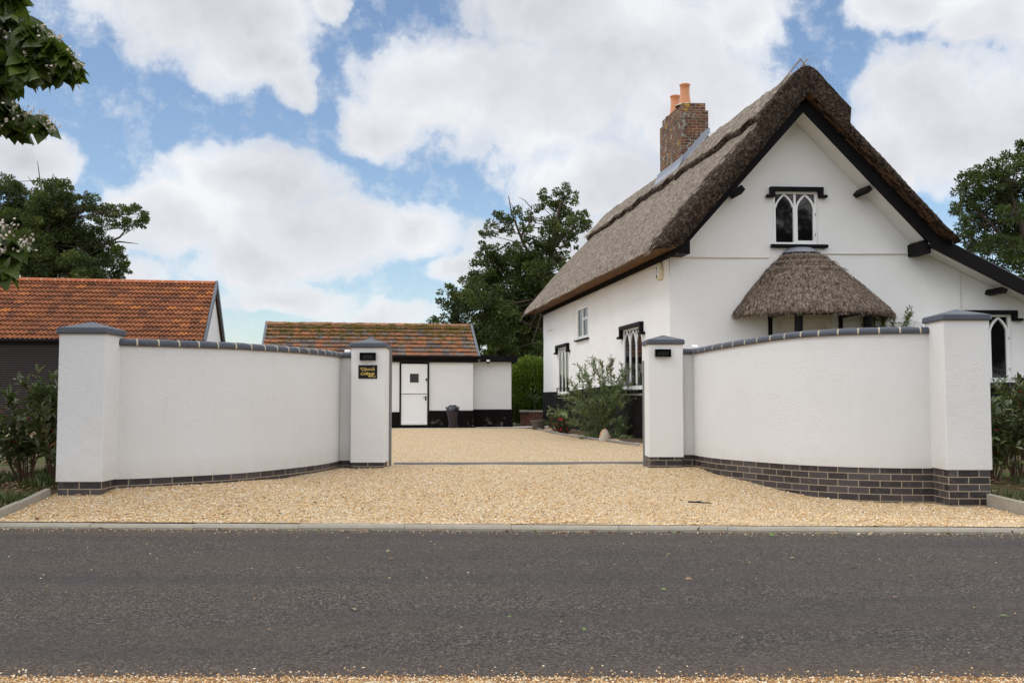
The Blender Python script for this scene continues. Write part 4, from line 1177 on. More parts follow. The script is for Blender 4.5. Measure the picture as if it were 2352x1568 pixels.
def porch():
    cu, N, A = 2.95, 72, 26
    prof = [(1.60, 2.80), (1.635, 2.825), (1.62, 2.90), (1.52, 3.02), (1.36, 3.19), (1.17, 3.39), (.97, 3.60), (.77, 3.80), (.57, 3.98), (.38, 4.12), (.24, 4.20)]
    fine = []
    for (a, b), (c, d) in zip(prof, prof[1:]):
        for k in range(4): fine.append((a + (c - a) * k / 4, b + (d - b) * k / 4))
    fine.append(prof[-1])
    def P(r, z, th, w=0):
        c = cu - .21 * (z - 2.8) / 1.4
        return HW(c + (r + w) * math.cos(th), -.03 - (r + w) * .80 * math.sin(th) * (1 if r > .3 else 1.15), z + w * .6)
    m = MB(); rows = []
    for i, (r, z) in enumerate(fine):
        rows.append([P(r, z, math.pi * j / N, .03 * fbm(r * 3, j * .35, z * 2) + .012 * fbm(j * 1.7, z * 9, 5)) for j in range(N + 1)])
    m.grid(rows)
    und = [[P(r, z, math.pi * j / N, .01 * fbm(j * .8, r * 4, 1)) for j in range(N + 1)] for r, z in ((1.60, 2.80), (1.48, 2.83), (1.25, 2.87), (1.1, 2.95))]
    m.grid(und, 1)
    for _ in range(4200):
        r, z = fine[min(len(fine) - 1, int(len(fine) * (R.random() ** 1.2)))]; th = R.uniform(0.0, math.pi)
        p = Vector(P(r, z + R.uniform(-.03, .03), th, .03 * fbm(r * 3, th / math.pi * N * .35, z * 2) + .004)); q = Vector(P(r + .13, z - .13, th))
        d = (q - p).normalized() + Vector((R.gauss(0, .09), R.gauss(0, .09), R.gauss(.015, .06)))
        s = d.cross(Vector((R.gauss(0, 1), R.gauss(0, 1), R.gauss(0, 1)))).normalized() * R.uniform(.003, .006)
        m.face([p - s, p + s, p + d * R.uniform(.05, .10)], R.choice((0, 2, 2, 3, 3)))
    por = m.build('porch_roof', [M_PTHATCH, M_THATCHUND, M_STRAW, M_THATCHENDSHADE], COT, smooth=True)
    m = MB()
    for r, z in ((.50, 4.06), (.66, 3.93), (.82, 3.78)):      # binding laths
        for a, b in ((.10, .90),):
            pts = [P(r, z, math.pi * (a + (b - a) * k / 40), .022 + .006 * math.sin(k * 2.1)) for k in range(41)]
            m.tube(pts, .0075, .0075, 4)
            for k in range(0, 40, 2):
                p0 = Vector(P(r, z, math.pi * (a + (b - a) * k / 40), .026)); p1 = Vector(P(r + .045, z - .045, math.pi * (a + (b - a) * (k + 1) / 40), .026)); m.tube([p0, p1], .006, .006, 4)
    m.build('binding_lath', M_STRAW, por)
    m = MB(); rows = [[P(r, z, math.pi * j / 16, .035 + .01 * fbm(j, z * 3, 2)) for j in range(17)] for r, z in ((.36, 4.125), (.29, 4.18), (.2, 4.23), (.06, 4.25))]
    m.grid(rows); m.build('lead_cap', M_LEAD, por)
    for u, v, w in ((2.265, -1.00, .088), (3.67, -1.00, .098)):
        mm = MB(); mm.tube([HW(u + .01 * math.sin(k), v, .1 + 2.78 * k / 6) for k in range(7)], w, w * .93, 9); mm.build('porch_post', M_BLACK, COT, smooth=True)
    for u in (2.085, 3.575):
        mm = MB(); mm.box(u - .035, u + .035, -.07, -.02, .1, 2.93, HW); mm.build('porch_post', M_BLACK, COT)
    mm = MB(); mm.box(2.0, 3.9, -1.06, -.94, 2.79, 2.90, HW); mm.box(2.04, 2.13, -.94, -.03, 2.80, 2.90, HW); mm.box(3.53, 3.62, -.94, -.03, 2.80, 2.90, HW)
    mm.build('porch_beam', M_BLACK, COT)
    # recessed door with frame and panels
    m = MB(); m.box(2.2, 2.28, .0, .25, .1, 2.9, HW); m.box(3.34, 3.42, .0, .25, .1, 2.9, HW); m.box(2.28, 3.34, .0, .25, 2.78, 2.9, HW); m.box(2.28, 2.32, .06, .25, .1, 2.78, HW); m.box(3.30, 3.34, .06, .25, .1, 2.78, HW); m.box(2.32, 3.30, .06, .25, 2.72, 2.78, HW)
    m.build('door_frame', M_CREAM, COT)
    m = MB(); m.box(2.32, 3.30, .13, .2, .15, 2.72, HW)
    for a, b in ((2.42, 2.74), (2.88, 3.20)):
        for c, d in ((1.5, 2.5), (.35, 1.2)):
            for q in ((a, b, d - .03, d), (a, b, c, c + .03), (a, a + .03, c + .03, d - .03), (b - .03, b, c + .03, d - .03)): m.box(q[0], q[1], .11, .132, q[2], q[3], HW)
            m.box(a + .07, b - .07, .118, .131, c + .07, d - .07, HW)
    m.build('front_door', M_CREAM, COT)


porch()


def cables():
    def run(name, pts, r, mt=M_CABLE):
        m = MB(); m.tube(pts, r, r, 6); m.build(name, mt, COT)
    run('conduit', [HW(.08, -.018, 4.05), HW(2.08, -.018, 4.055)], .014); run('conduit', [HW(3.2, -.018, 4.15), HW(5.08, -.018, 4.165)], .012)
    run('cable', [HW(2.085, -.015, 4.05), HW(2.12, -.015, 4.10), HW(2.13, -.015, 4.22)], .006, M_SOFFIT)
    run('cable', [HW(6.175, -.016, 3.84), HW(6.18, -.016, 3.4), HW(6.19, -.016, 2.98)], .008)
    P = [HW(-.028, .05 + .47 * k, 4.00 - .03 * math.sin(k * .9) - .02 * (k % 3)) for k in range(20)]
    run('cable', P, .006, M_CABLE)
    run('cable', [HW(-.03, 9.1, 4.0), HW(-.03, 9.06, 3.2), HW(-.03, 9.1, 2.2), HW(-.028, 9.05, 1.3)], .005, M_SOFFIT)
    m = MB(); m.box(12.6, 13.3, -.03, .0, 3.42, 3.44, bmap(smap)); m.build('bracket', M_CABLE, COT)


cables()


def alarm():
    B = bmap(smap); v0, v1, z0, z1 = .34, .80, 3.62, 4.02
    vc = .57; pts = [(vc - .10, 3.64), (vc - .17, 3.72), (vc - .19, 3.84), (vc - .13, 3.99), (vc - .08, 4.02), (vc + .08, 4.02), (vc + .13, 3.99), (vc + .19, 3.84), (vc + .17, 3.72), (vc + .10, 3.64)]
    t = thing('alarm_box', smap(vc, 3.62, 0), 'cream burglar alarm box with blue emblem high on the cottage side wall', 'alarm box')
    m = MB(); zc = 3.83
    rows = [[smap(vc + (x - vc) * s, zc + (z - zc) * s, d) for x, z in pts] for s, d in ((1, .02), (1, -.04), (.9, -.075), (.62, -.10))]
    m.grid(rows, close=True); m.face(rows[-1]); m.build('housing', M_SIREN, t)
    m = MB(); D = -.1015
    el = lambda cx, cz, a, b, n=16, lo=0, hi=6.2832: [smap(cx + a * math.cos(lo + (hi - lo) * k / n), cz + b * math.sin(lo + (hi - lo) * k / n), D) for k in range(n)]
    m.face([smap(vc + (x - vc) * .6, zc + (z - zc) * .6, -.1005) for x, z in pts], 0)
    m.build('label', M_LABELW, t)
    m = MB(); m.grid([el(vc, 3.905, .05, .052), el(vc, 3.905, .042, .044)], close=True); m.face(el(vc, 3.905, .042, .044, 12, math.pi, 2 * math.pi + .25))
    m.face(el(vc, 3.915, .014, .016)); 
    for z, n, h, w in ((3.822, 9, .018, .19), (3.785, 6, .013, .13)):
        for k in range(n):
            x = vc + w / 2 - w * (k + .5) / n; m.box(x - w / n * .33, x + w / n * .33, D, D + .0005, z - h / 2, z + h / 2, B)
    m.box(vc - .09, vc + .09, D, D + .0005, 3.803, 3.806, B)
    m.build('emblem', M_NAVY, t)
    m = MB(); m.face(el(vc, 3.722, .045, .034)); m.build('sounder_lens', M_BLACK, t)


alarm()


# ---------------------------------------------------------------- tiled buildings
def tile_roof(m, mp, a0, a1, slope_len, n, pitch, per, amp, seg=8, lift=.03, b0=0.0):
    """mp(a, s, h): along eaves, up the slope, height off the roof plane"""
    na = int((a1 - a0) / pitch * seg); ex = slope_len / n
    for j in range(n):
        s0, s1 = b0 + j * ex - .02, b0 + (j + 1) * ex + .01; rows = [[], [], []]; uv = [[], [], []]
        for i in range(na + 1):
            a = a0 + (a1 - a0) * i / na; ph = (a / pitch) % 1.0
            h = amp * (math.sin(2 * math.pi * ph) * .5 + .5) ** 1.2
            tix = math.floor(a / (pitch * per)); rj = (math.sin(tix * 12.9898 + j * 78.233) * 43758.5453) % 1.0
            dz = .010 * (rj - .5); ds = .016 * (rj - .5); u = (a / (pitch * per), j + .5)
            for q, (s, hh) in enumerate(((s0 + ds + .045, h - .012), (s0 + ds, h + lift + dz), (s1, h + .002))):
                rows[q].append(mp(a, s, hh)); uv[q].append(u)
        m.grid(rows, uvs=uv)


def garage():
    ang = math.atan(.17); ax = (-math.cos(ang), -math.sin(ang)); bx = (-math.sin(ang), math.cos(ang))
    def G(a, b, z): return (-10.2 + ax[0] * a + bx[0] * b, 33 + ax[1] * a + bx[1] * b, z)
    T = thing('garage', G(4, 3, .1), 'white garage with orange tiled roof and a dark roller shutter', 'garage')
    W_, zE, zR = 6.0, 3.10, 5.28; L = 14.0
    m = MB(); m.face([G(.0, .12, .1), G(L, .12, .1), G(L, .12, 3.02), G(0, .12, 3.02)]); m.face([G(.12, .12, .1), G(.12, W_ - .1, .1), G(.12, W_ - .1, 3.0), G(.12, W_ / 2, 5.16), G(.12, .12, 3.0)])
    m.face([G(0, W_ - .1, .1), G(L, W_ - .1, .1), G(L, W_ - .1, 3.02), G(0, W_ - .1, 3.02)]); m.build('wall', M_LIME, T)
    m = MB(); m.box(.6, L - 1, -.0, .12, 2.86, 3.0, G); m.build('lintel', M_WHITEPAINT, T)
    m = MB(); rows = []; n = 36; z0, z1 = .2, 2.855
    for j in range(n):
        for t, d in ((0, .045), (.08, .02), (.35, .006), (.7, .006), (.93, .022)): rows.append([G(a, d - .012, z0 + (z1 - z0) * (j + t) / n) for a in (1.0, L - 1.2)])
    m.grid(rows); m.build('roller_shutter', plain('shutter_paint', (.017, .012, .014), .42, .5, .1), T)
    sl = math.hypot(W_ / 2, zR - zE); c, s_ = (W_ / 2) / sl, (zR - zE) / sl
    def mpF(a, s, h): return G(a, -.10 + s * c - h * s_, zE - .08 + s * s_ + h * c)
    m = MB(); tile_roof(m, mpF, .05, L, sl + .13, 14, .147, 2, .050, 8, .052)
    m.face([G(.05, W_ / 2, zR), G(L, W_ / 2, zR), G(L, W_ + .15, zE - .05), G(.05, W_ + .15, zE - .05)])
    m.face([G(.05, -.05, zE - .12), G(L, -.05, zE - .12), G(L, W_ / 2, zR - .08), G(.05, W_ / 2, zR - .08)])
    roof = m.build('roof', M_TILE, T)
    m = MB(); x = .06; rnd = random.Random(2)
    while x < L:
        rows = [[G(xx, W_ / 2 + .16 * math.cos(math.pi * k / 8) * sc, zR - .03 + .12 * math.sin(math.pi * k / 8) * sc + .012) for k in range(9)] for xx, sc in ((x, 1), (x + .43, 1))]
        m.grid(rows, 0); m.face(rows[0]); m.face(rows[1])
        rows = [[G(xx, W_ / 2 + .155 * math.cos(math.pi * k / 8), zR - .03 + .115 * math.sin(math.pi * k / 8) + .012) for k in range(9)] for xx in (x + .43, x + .455)]
        m.grid(rows, 1); x += .455
    m.build('ridge_tiles', [M_RIDGETILE, M_MORTAR], roof, smooth=False)
    m = MB(); q = lambda b, z: (b, z)
    P = [(-.16, zE - .10), (W_ / 2, zR + .12), (W_ / 2, zR - .12), (-.10, zE - .30)]
    m.prism([(b, z) for b, z in P], -.03, .045, lambda b, d, z: G(d, b, z)); m.build('barge_board', M_SLATEBOARD, T)
    m = MB(); m.prism([(W_ + .16, zE - .10), (W_ / 2 + .001, zR + .12), (W_ / 2 + .001, zR - .12), (W_ + .10, zE - .30)], -.03, .045, lambda b, d, z: G(d, b, z)); m.build('barge_board', M_SLATEBOARD, T)
    m = MB(); m.tube([G(-.02, -.12, zE - .10), G(L, -.12, zE - .10)], .062, .062, 10); m.box(.0, L, -.06, -.02, zE - .26, zE - .06, G); m.build('gutter', M_BLACK, T)


garage()


def outhouse():
    ang = math.atan(.17); ax = (-math.cos(ang), -math.sin(ang)); bx = (-math.sin(ang), math.cos(ang))
    k = 1 / math.cos(ang)                                      # survey distances were per metre of X
    def G(a, b, z): return (-1.08 - a + bx[0] * b, 32.5 - .17 * a + bx[1] * b, z)
    T = thing('outhouse', G(3, 1, .15), 'low white outbuilding with mossy tiled roof, stable door and tarred plinth', 'outbuilding')
    L = 6.72
    m = MB(); wall_grid(m, .19, L, .1, 2.42, .18, [(1.60, 2.545, .1, 2.30)], lambda x, z, d: G(x, d + .0 - .05 * max(0, .9 - z) ** 2 * .6, z), amp=.022, rev=.12, seed=8)
    m.face([G(.19, 0, .1), G(.19, 2.3, .1), G(.19, 2.3, 2.42), G(.19, 0, 2.42)]); m.face([G(L, 0, .1), G(L, 3.9, .1), G(L, 3.9, 2.5), G(L, 1.95, 3.5), G(L, 0, 2.5)])
    m.build('wall', M_LIME, T, smooth=True)
    m = MB(); wall_grid(m, .17, 1.60, .08, .745, .12, [], lambda x, z, d: G(x, d - .045, z), amp=.012, seed=9); wall_grid(m, 2.545, L, .08, .70, .15, [], lambda x, z, d: G(x, d - .045, z), amp=.012, seed=10)
    m.face([G(.17, -.045, .08), G(.17, .5, .08), G(.17, .5, .745), G(.17, -.045, .745)]); m.build('plinth', M_TAR, T)
    # flat-roofed end
    E = lambda x, z, d: G(x, .38 + d - .10 * max(0, .95 - z) ** 2 * .4, z)
    m = MB(); wall_grid(m, -1.12, .19, .15, 2.36, .16, [], lambda x, z, d: E(x - .05 * max(0, .95 - z) ** 2 * (x < -1), z, d), amp=.02, seed=12)
    m.face([E(-1.12, .15, 0), E(-1.12, .15, 2.2), E(-1.12, 2.36, 2.2), E(-1.12, 2.36, 0)]); m.build('extension_wall', M_LIME, T, smooth=True)
    m = MB(); wall_grid(m, -1.17, .17, .12, .775, .13, [], lambda x, z, d: E(x, z, d - .035), amp=.012, seed=13); m.face([E(-1.17, .12, -.035), E(-1.17, .12, 1.2), E(-1.17, .775, 1.2), E(-1.17, .775, -.035)])
    m.build('plinth', M_TAR, T)
    m = MB(); m.box(-1.28, .02, .15, .19, 2.335, 2.545, G); m.box(-1.28, -1.24, .19, 2.7, 2.335, 2.545, G); m.box(-1.24, .02, .19, 2.6, 2.50, 2.54, G); m.box(-1.235, .02, .19, .37, 2.335, 2.36, G); m.build('fascia', M_BLACK, T)
    zE, zR, W_ = 2.53, 3.62, 3.9; sl = math.hypot(W_ / 2, zR - zE); c, s_ = (W_ / 2) / sl, (zR - zE) / sl
    mpF = lambda a, s, h: G(a, -.12 + s * c - h * s_, zE - .05 + s * s_ + h * c)
    m = MB(); tile_roof(m, mpF, .05, L + .1, sl + .10, 8, .0785, 3, .030, 8, .050)
    m.face([G(.05, W_ / 2, zR), G(L + .1, W_ / 2, zR), G(L + .1, W_ + .1, zE - .05), G(.05, W_ + .1, zE - .05)])
    m.face([G(.05, -.04, zE - .09), G(L + .1, -.04, zE - .09), G(L + .1, W_ / 2, zR - .08), G(.05, W_ / 2, zR - .08)])
    roof = m.build('roof', M_TILE2, T)
    m = MB()
    rows = [[G(x, W_ / 2 + .17 * math.cos(math.pi * q / 8), zR - .015 + .10 * math.sin(math.pi * q / 8) + .022 * fbm(x * 2.6, q * .5, 2) + .012 * fbm(x * 9, q, 1)) for q in range(9)] for x in [.05 + (L + .05) * i / 220 for i in range(221)]]
    m.grid(rows); m.face(rows[0]); m.face(rows[-1]); m.build('ridge_tiles', M_MOSSRIDGE, roof, smooth=True)
    # moss cushions lodged in the upper courses
    mm = MB(); rnd = random.Random(4)
    for _ in range(420):
        a = rnd.uniform(.3, L); q = 1 - rnd.random() ** 2.2 * (.95 if a > 4 else .6); s = sl * q; r = rnd.uniform(.018, .05)
        p = Vector(mpF(a, s, .035)); rows = [[p + Vector((r * 1.3 * math.cos(t) * math.cos(e), r * math.sin(t) * math.cos(e) * .9, r * .7 * math.sin(e) + rnd.uniform(-.004, .004))) for t in [6.283 * j / 7 for j in range(7)]] for e in (0, .6, 1.2)]
        mm.grid(rows, close=True); mm.face(rows[-1])
    mm.build('moss', plain('moss', (0.115, 0.08, 0.014), .95, .1, .5, 30, .6, 60), roof, smooth=True)
    for a in (.0, L + .08):
        m = MB(); m.prism([(-.14, zE - .02), (W_ / 2, zR + .10), (W_ / 2, zR - .1), (-.10, zE - .2)], a - .03, a + .05, lambda b, d, z: G(d, b, z)); m.build('barge_board', M_SLATEBOARD, T)
    m = MB(); m.tube([G(-.06, -.13, zE - .06), G(L, -.13, zE - .06)], .055, .055, 10); m.box(.03, L, -.09, -.02, 2.30, 2.46, G); m.build('gutter', M_BLACK, T)
    m = MB(); m.box(1.605, 1.655, -.045, .08, .15, 2.297, G); m.box(2.49, 2.54, -.045, .08, .15, 2.297, G); m.box(1.655, 2.49, -.045, .08, 2.252, 2.297, G); m.box(1.50, 2.64, -.09, .08, .13, .27, G); m.box(1.605, 2.54, .085, .11, .27, 2.297, G)
    m.build('door_frame', M_BLACK, T)
    m = MB()
    m.box(1.66, 2.487, -.02, .03, 1.29, 2.247, G); m.box(1.66, 2.487, -.02, .03, .282, 1.272, G); m.box(1.66, 2.487, -.04, -.0205, .30, .36, G); m.box(1.66, 2.487, -.038, -.0205, 1.29, 1.335, G)
    x0, x1, z0, z1 = 1.905, 2.245, 1.615, 1.96
    for q in ((x0, x0 + .03, z0, z1), (x1 - .03, x1, z0, z1), (x0 + .03, x1 - .03, z0, z0 + .03), (x0 + .03, x1 - .03, z1 - .03, z1)): m.box(q[0], q[1], -.032, -.0205, q[2], q[3], G)
    D = m.build('stable_door', M_WHITEPAINT, T)
    m = MB(); m.face([G(x0 + .03, -.022, z0 + .03), G(x1 - .03, -.022, z0 + .03), G(x1 - .03, -.022, z1 - .03), G(x0 + .03, -.022, z1 - .03)])
    m.build('window', plain('smoked_glass', (.022, .021, .021), .25, .5), D)
    m = MB(); m.box(1.685, 1.73, -.034, -.0205, 1.07, 1.21, G); m.tube([G(1.70, -.03, 1.165), G(1.70, -.06, 1.165), G(1.80, -.06, 1.17)], .009, .009, 6); m.build('handle', M_BLACK, D)
    m = MB(); m.box(1.675, 1.715, -.045, -.0205, 1.70, 1.78, G); m.build('lock', M_BLACK, D)
    # security light under the flat roof fascia
    t2 = thing('security_light', G(-.31, .12, 2.2), 'small white floodlight with black sensor under the outbuilding fascia', 'floodlight')
    m = MB(); m.box(-.36, -.26, .07, .12, 2.34, 2.40, G); m.build('lamp_head', M_LABELW, t2)
    m = MB(); m.box(-.34, -.285, .08, .13, 2.275, 2.339, G); m.build('sensor', M_BLACK, t2); m = MB(); m.box(-.35, -.27, .10, .15, 2.40, 2.43, G); m.build('bracket', M_BLACK, t2)
    # paving along the foot of the wall
    m = MB()
    m.face([G(L + 3, -.10, .19), G(.1, -.10, .19), G(.1, -.62, .195), G(L + 3, -.62, .195)]); m.face([G(.1, .9, .20), G(-3.2, .9, .215), G(-3.2, -.35, .20), G(.1, -.62, .1951)])
    m.face([G(L + 3, -.62, .195), G(.1, -.62, .195), G(.1, -.62, .1), G(L + 3, -.62, .1)])
    struct(m.build('paving', M_PAVE, origin=(0, 0, 0)))


outhouse()


# ---------------------------------------------------------------- yard objects
def jar():
    cx, cy, z = -1.885, 31.72, .205
    t = thing('urn', (cx, cy, z), 'tall dark glazed urn standing beside the stable door', 'urn')
    m = MB(); m.lathe([(.0, z), (.125, z), (.13, z + .02), (.15, z + .2), (.175, z + .38), (.2, z + .5), (.208, z + .57), (.195, z + .63), (.15, z + .675), (.115, z + .69), (.13, z + .71), (.128, z + .72), (.095, z + .715), (.09, z + .6)], cx, cy, 28)
    m.build('body', mat('dark_glaze', lambda nt, b: setp(nt, b, mixc(nt, noi(nt, ocoord(nt), 5, 4), (.006, .005, .012), (.02, .017, .03)), .14, None, .6)), t, smooth=True)
    for sgn in (-1, 1):
        m = MB(); m.tube([(cx + sgn * .185, cy - .03, z + .60), (cx + sgn * .222, cy - .03, z + .645), (cx + sgn * .18, cy - .03, z + .665)], .016, .016, 6)
        m.build('lug', M_GLASSY, t)


jar()


def pot():
    cx, cy, z = .80, 30.2, .2
    t = thing('flower_pot', (cx, cy, z), 'low brown plastic flower pot at the end of the paving', 'flower pot')
    m = MB(); m.lathe([(0, z), (.17, z), (.225, z + .22), (.25, z + .225), (.255, z + .29), (.235, z + .29), (.21, z + .24)], cx, cy, 24); m.build('pot', M_POTBROWN, t, smooth=False)
    m = MB(); m.lathe([(.215, z + .245), (.1, z + .26), (0.001, z + .262)], cx, cy, 16); m.build('soil', M_SOIL, t)


pot()


def boulder():
    cx, cy, z = 2.0, 21.55, .18; m = MB(); rows = []
    for i in range(9):
        e = -.4 + 1.97 * i / 8; rows.append([(cx + .125 * math.cos(e) * math.cos(a) * (1 + .25 * fbm(math.cos(a) * 2, math.sin(a) * 2, e * 2)), cy + .11 * math.cos(e) * math.sin(a), z + .06 + .235 * math.sin(e) * (1 + .2 * fbm(math.cos(a) * 1.5, e, 5))) for a in [6.283 * j / 14 for j in range(14)]])
    m.grid(rows, close=True); m.face(rows[-1])
    def f(nt, b):
        v = ocoord(nt); c = mixc(nt, noi(nt, v, 9, 6), (.30, .26, .20), (.48, .43, .34)); c = mixc(nt, ramp(nt, noi(nt, v, 7, 5), [(.52, 0), (.6, 1)]), c, (.36, .16, .04))
        setp(nt, b, c, .9, bump(nt, noi(nt, v, 30, 5), .7, .02))
    tag(m.build('boulder', mat('lichened_stone', f), smooth=True), 'small upright stone with rusty patch at the edge of the flower bed', 'stone')


boulder()


def bed():
    m = MB()
    m.grid([[HW(-.95 + 1.0 * i / 6 - .25 * math.sin(v * .3), v, .185 + .05 * (i / 6) + .02 * fbm(i, v * 2, 3)) for i in range(7)] for v in [-.6 + 10.6 * j / 30 for j in range(31)]])
    struct(m.build('flower_bed', M_SOIL, smooth=True, origin=(0, 0, 0)))
    m = MB(); P = [HW(-.97 - .25 * math.sin(v * .3), v, .235) for v in [-.9 + 10.6 * j / 24 for j in range(25)]]
    m.tube(P, .022, .022, 6); tag(m.build('bed_edging', M_STEEL), 'thin grey rolled edging along the cottage flower bed', 'edging')


bed()


def planter():
    t = thing('brick_planter', (.85, 35.2, .15), 'low red brick planter wall with pale stone coping before the hedge', 'planter wall')
    m = MB(); P = [(.31, 37), (.31, 35.07), (2.2, 35.07)]
    band(m, [(.31, 37.0), (.31, 35.07), (2.2, 35.07)], .1, .66); m.build('brick_wall', M_REDBRICK, t)
    m = MB(); m.box(.27, 2.2, 35.0, 35.3, .66, .715); m.box(.27, .55, 35.3, 37, .66, .714); m.build('coping', M_PAVE, t)
    m = MB(); m.box(.5, 2.2, 35.25, 37, .5, .64); m.build('soil', M_SOIL, t)


planter()


def debris():
    m = MB(); P = [(1.86, 10.60), (1.94, 10.575), (2.02, 10.55), (2.09, 10.54)]
    m.tube([(x, y, zg(x, y) + .014) for x, y in P], .0085, .006, 6); m.tube([(1.95, 10.57, zg(1.95, 10.57) + .02), (2.0, 10.60, zg(2, 10.6) + .03)], .007, .004, 5)
    tag(m.build('stick', M_BLACK), 'dark broken strip lying on the gravel before the right wall', 'stick')


debris()


def trellis():
    m = MB(); a, b, z0, z1 = 4.28, 5.62, 1.3, 2.74
    T = lambda x, d, z: HW(x, -.14 + d, z)
    n = 9
    for k in range(n):
        x = a + (b - a) * k / (n - 1); m.box(x - .018, x + .018, 0, .02, z0, z1 + .015, T)
    for k in range(9):
        z = z1 - .17 * k; m.box(a, b, -.018, -.0005, z - .018, z + .018, T)
    m.box(a - .02, a + .02, .02, .13, z0, z1, T); m.box(b - .02, b + .02, .02, .13, z0, z1, T)
    for x in (a, b): m.box(x - .02, x + .02, 0.0205, .05, .1, z0, T)
    tag(m.build('trellis', M_WHITEPAINT), 'white wooden trellis fixed to the cottage wall beside the porch', 'trellis')


trellis()


# ---------------------------------------------------------------- plants
def stems_plant(name, base, stems, leaf, lmat, smat, label, cat, group=None, flower=None, tmpl=T_LONG, seed=0):
    """stems: list of point lists; leaf: (length, width factor, per metre, droop, spread); flower: (material, count, size)"""
    rr = np.random.default_rng(seed + 100); t = thing(name, base, label, cat, group)
    m = MB(); P = []; D = []
    ll, wf, per, droop, spread = leaf
    for st, r0, bare in stems:
        q = [Vector(p) for p in st]; m.tube(q, r0, r0 * .35, 5)
        L = sum((b - a).length for a, b in zip(q, q[1:])); n = int(L * per)
        for k in range(n):
            s = bare + (1 - bare) * (k + rr.uniform(0, 1)) / n; d = s * L
            for a, b in zip(q, q[1:]):
                l = (b - a).length
                if d <= l: break
                d -= l
            p = a.lerp(b, min(1, d / max(1e-6, l))); dr = (b - a).normalized()
            out = Vector(rr.normal(size=3)); out -= dr * out.dot(dr); out.normalize()
            P.append(p); D.append(dr * (.45 + .4 * s) + out * spread + Vector((0, 0, -droop)))
    m.build('stem', smat, t, smooth=True)
    P = np.array(P); D = np.array(D); n = len(P)
    V, Fc, k = leaves(P, D, rr.uniform(.65, 1.2, n) * ll, wf, tmpl, up=np.tile([0, 0, 1.0], (n, 1)))
    arr_mesh('foliage', V, Fc, lmat, t, tint=np.repeat(np.clip(rr.beta(2, 2.2, n), 0, .985) if cat != 'laurel shrub' else np.where(rr.uniform(size=n) < .02, 1.0, rr.beta(2, 2.4, n) * .92), k))
    if flower:
        fm, cnt, sz = flower
        for _ in range(cnt):
            i = rr.integers(n); mm = MB(); p = Vector(P[i]) + Vector(rr.normal(size=3)) * .03
            for q in range(4):
                d = Vector(rr.normal(size=3)).normalized(); e = d.cross(Vector(rr.normal(size=3))).normalized() * sz * .5
                mm.face([p, p + d * sz * .6 + e, p + d * sz * 1.1, p + d * sz * .6 - e])
            mm.build('flower', fm, t)
    return t


def arch(b, tip, bend=.12, n=6, sd=0):
    b, tip = Vector(b), Vector(tip); w = Vector((R.gauss(0, bend), R.gauss(0, bend), 0))
    return [b.lerp(tip, k / n) + w * math.sin(math.pi * k / n) + Vector((0, 0, .25 * (tip - b).length * math.sin(math.pi * k / n) * .25)) for k in range(n + 1)]


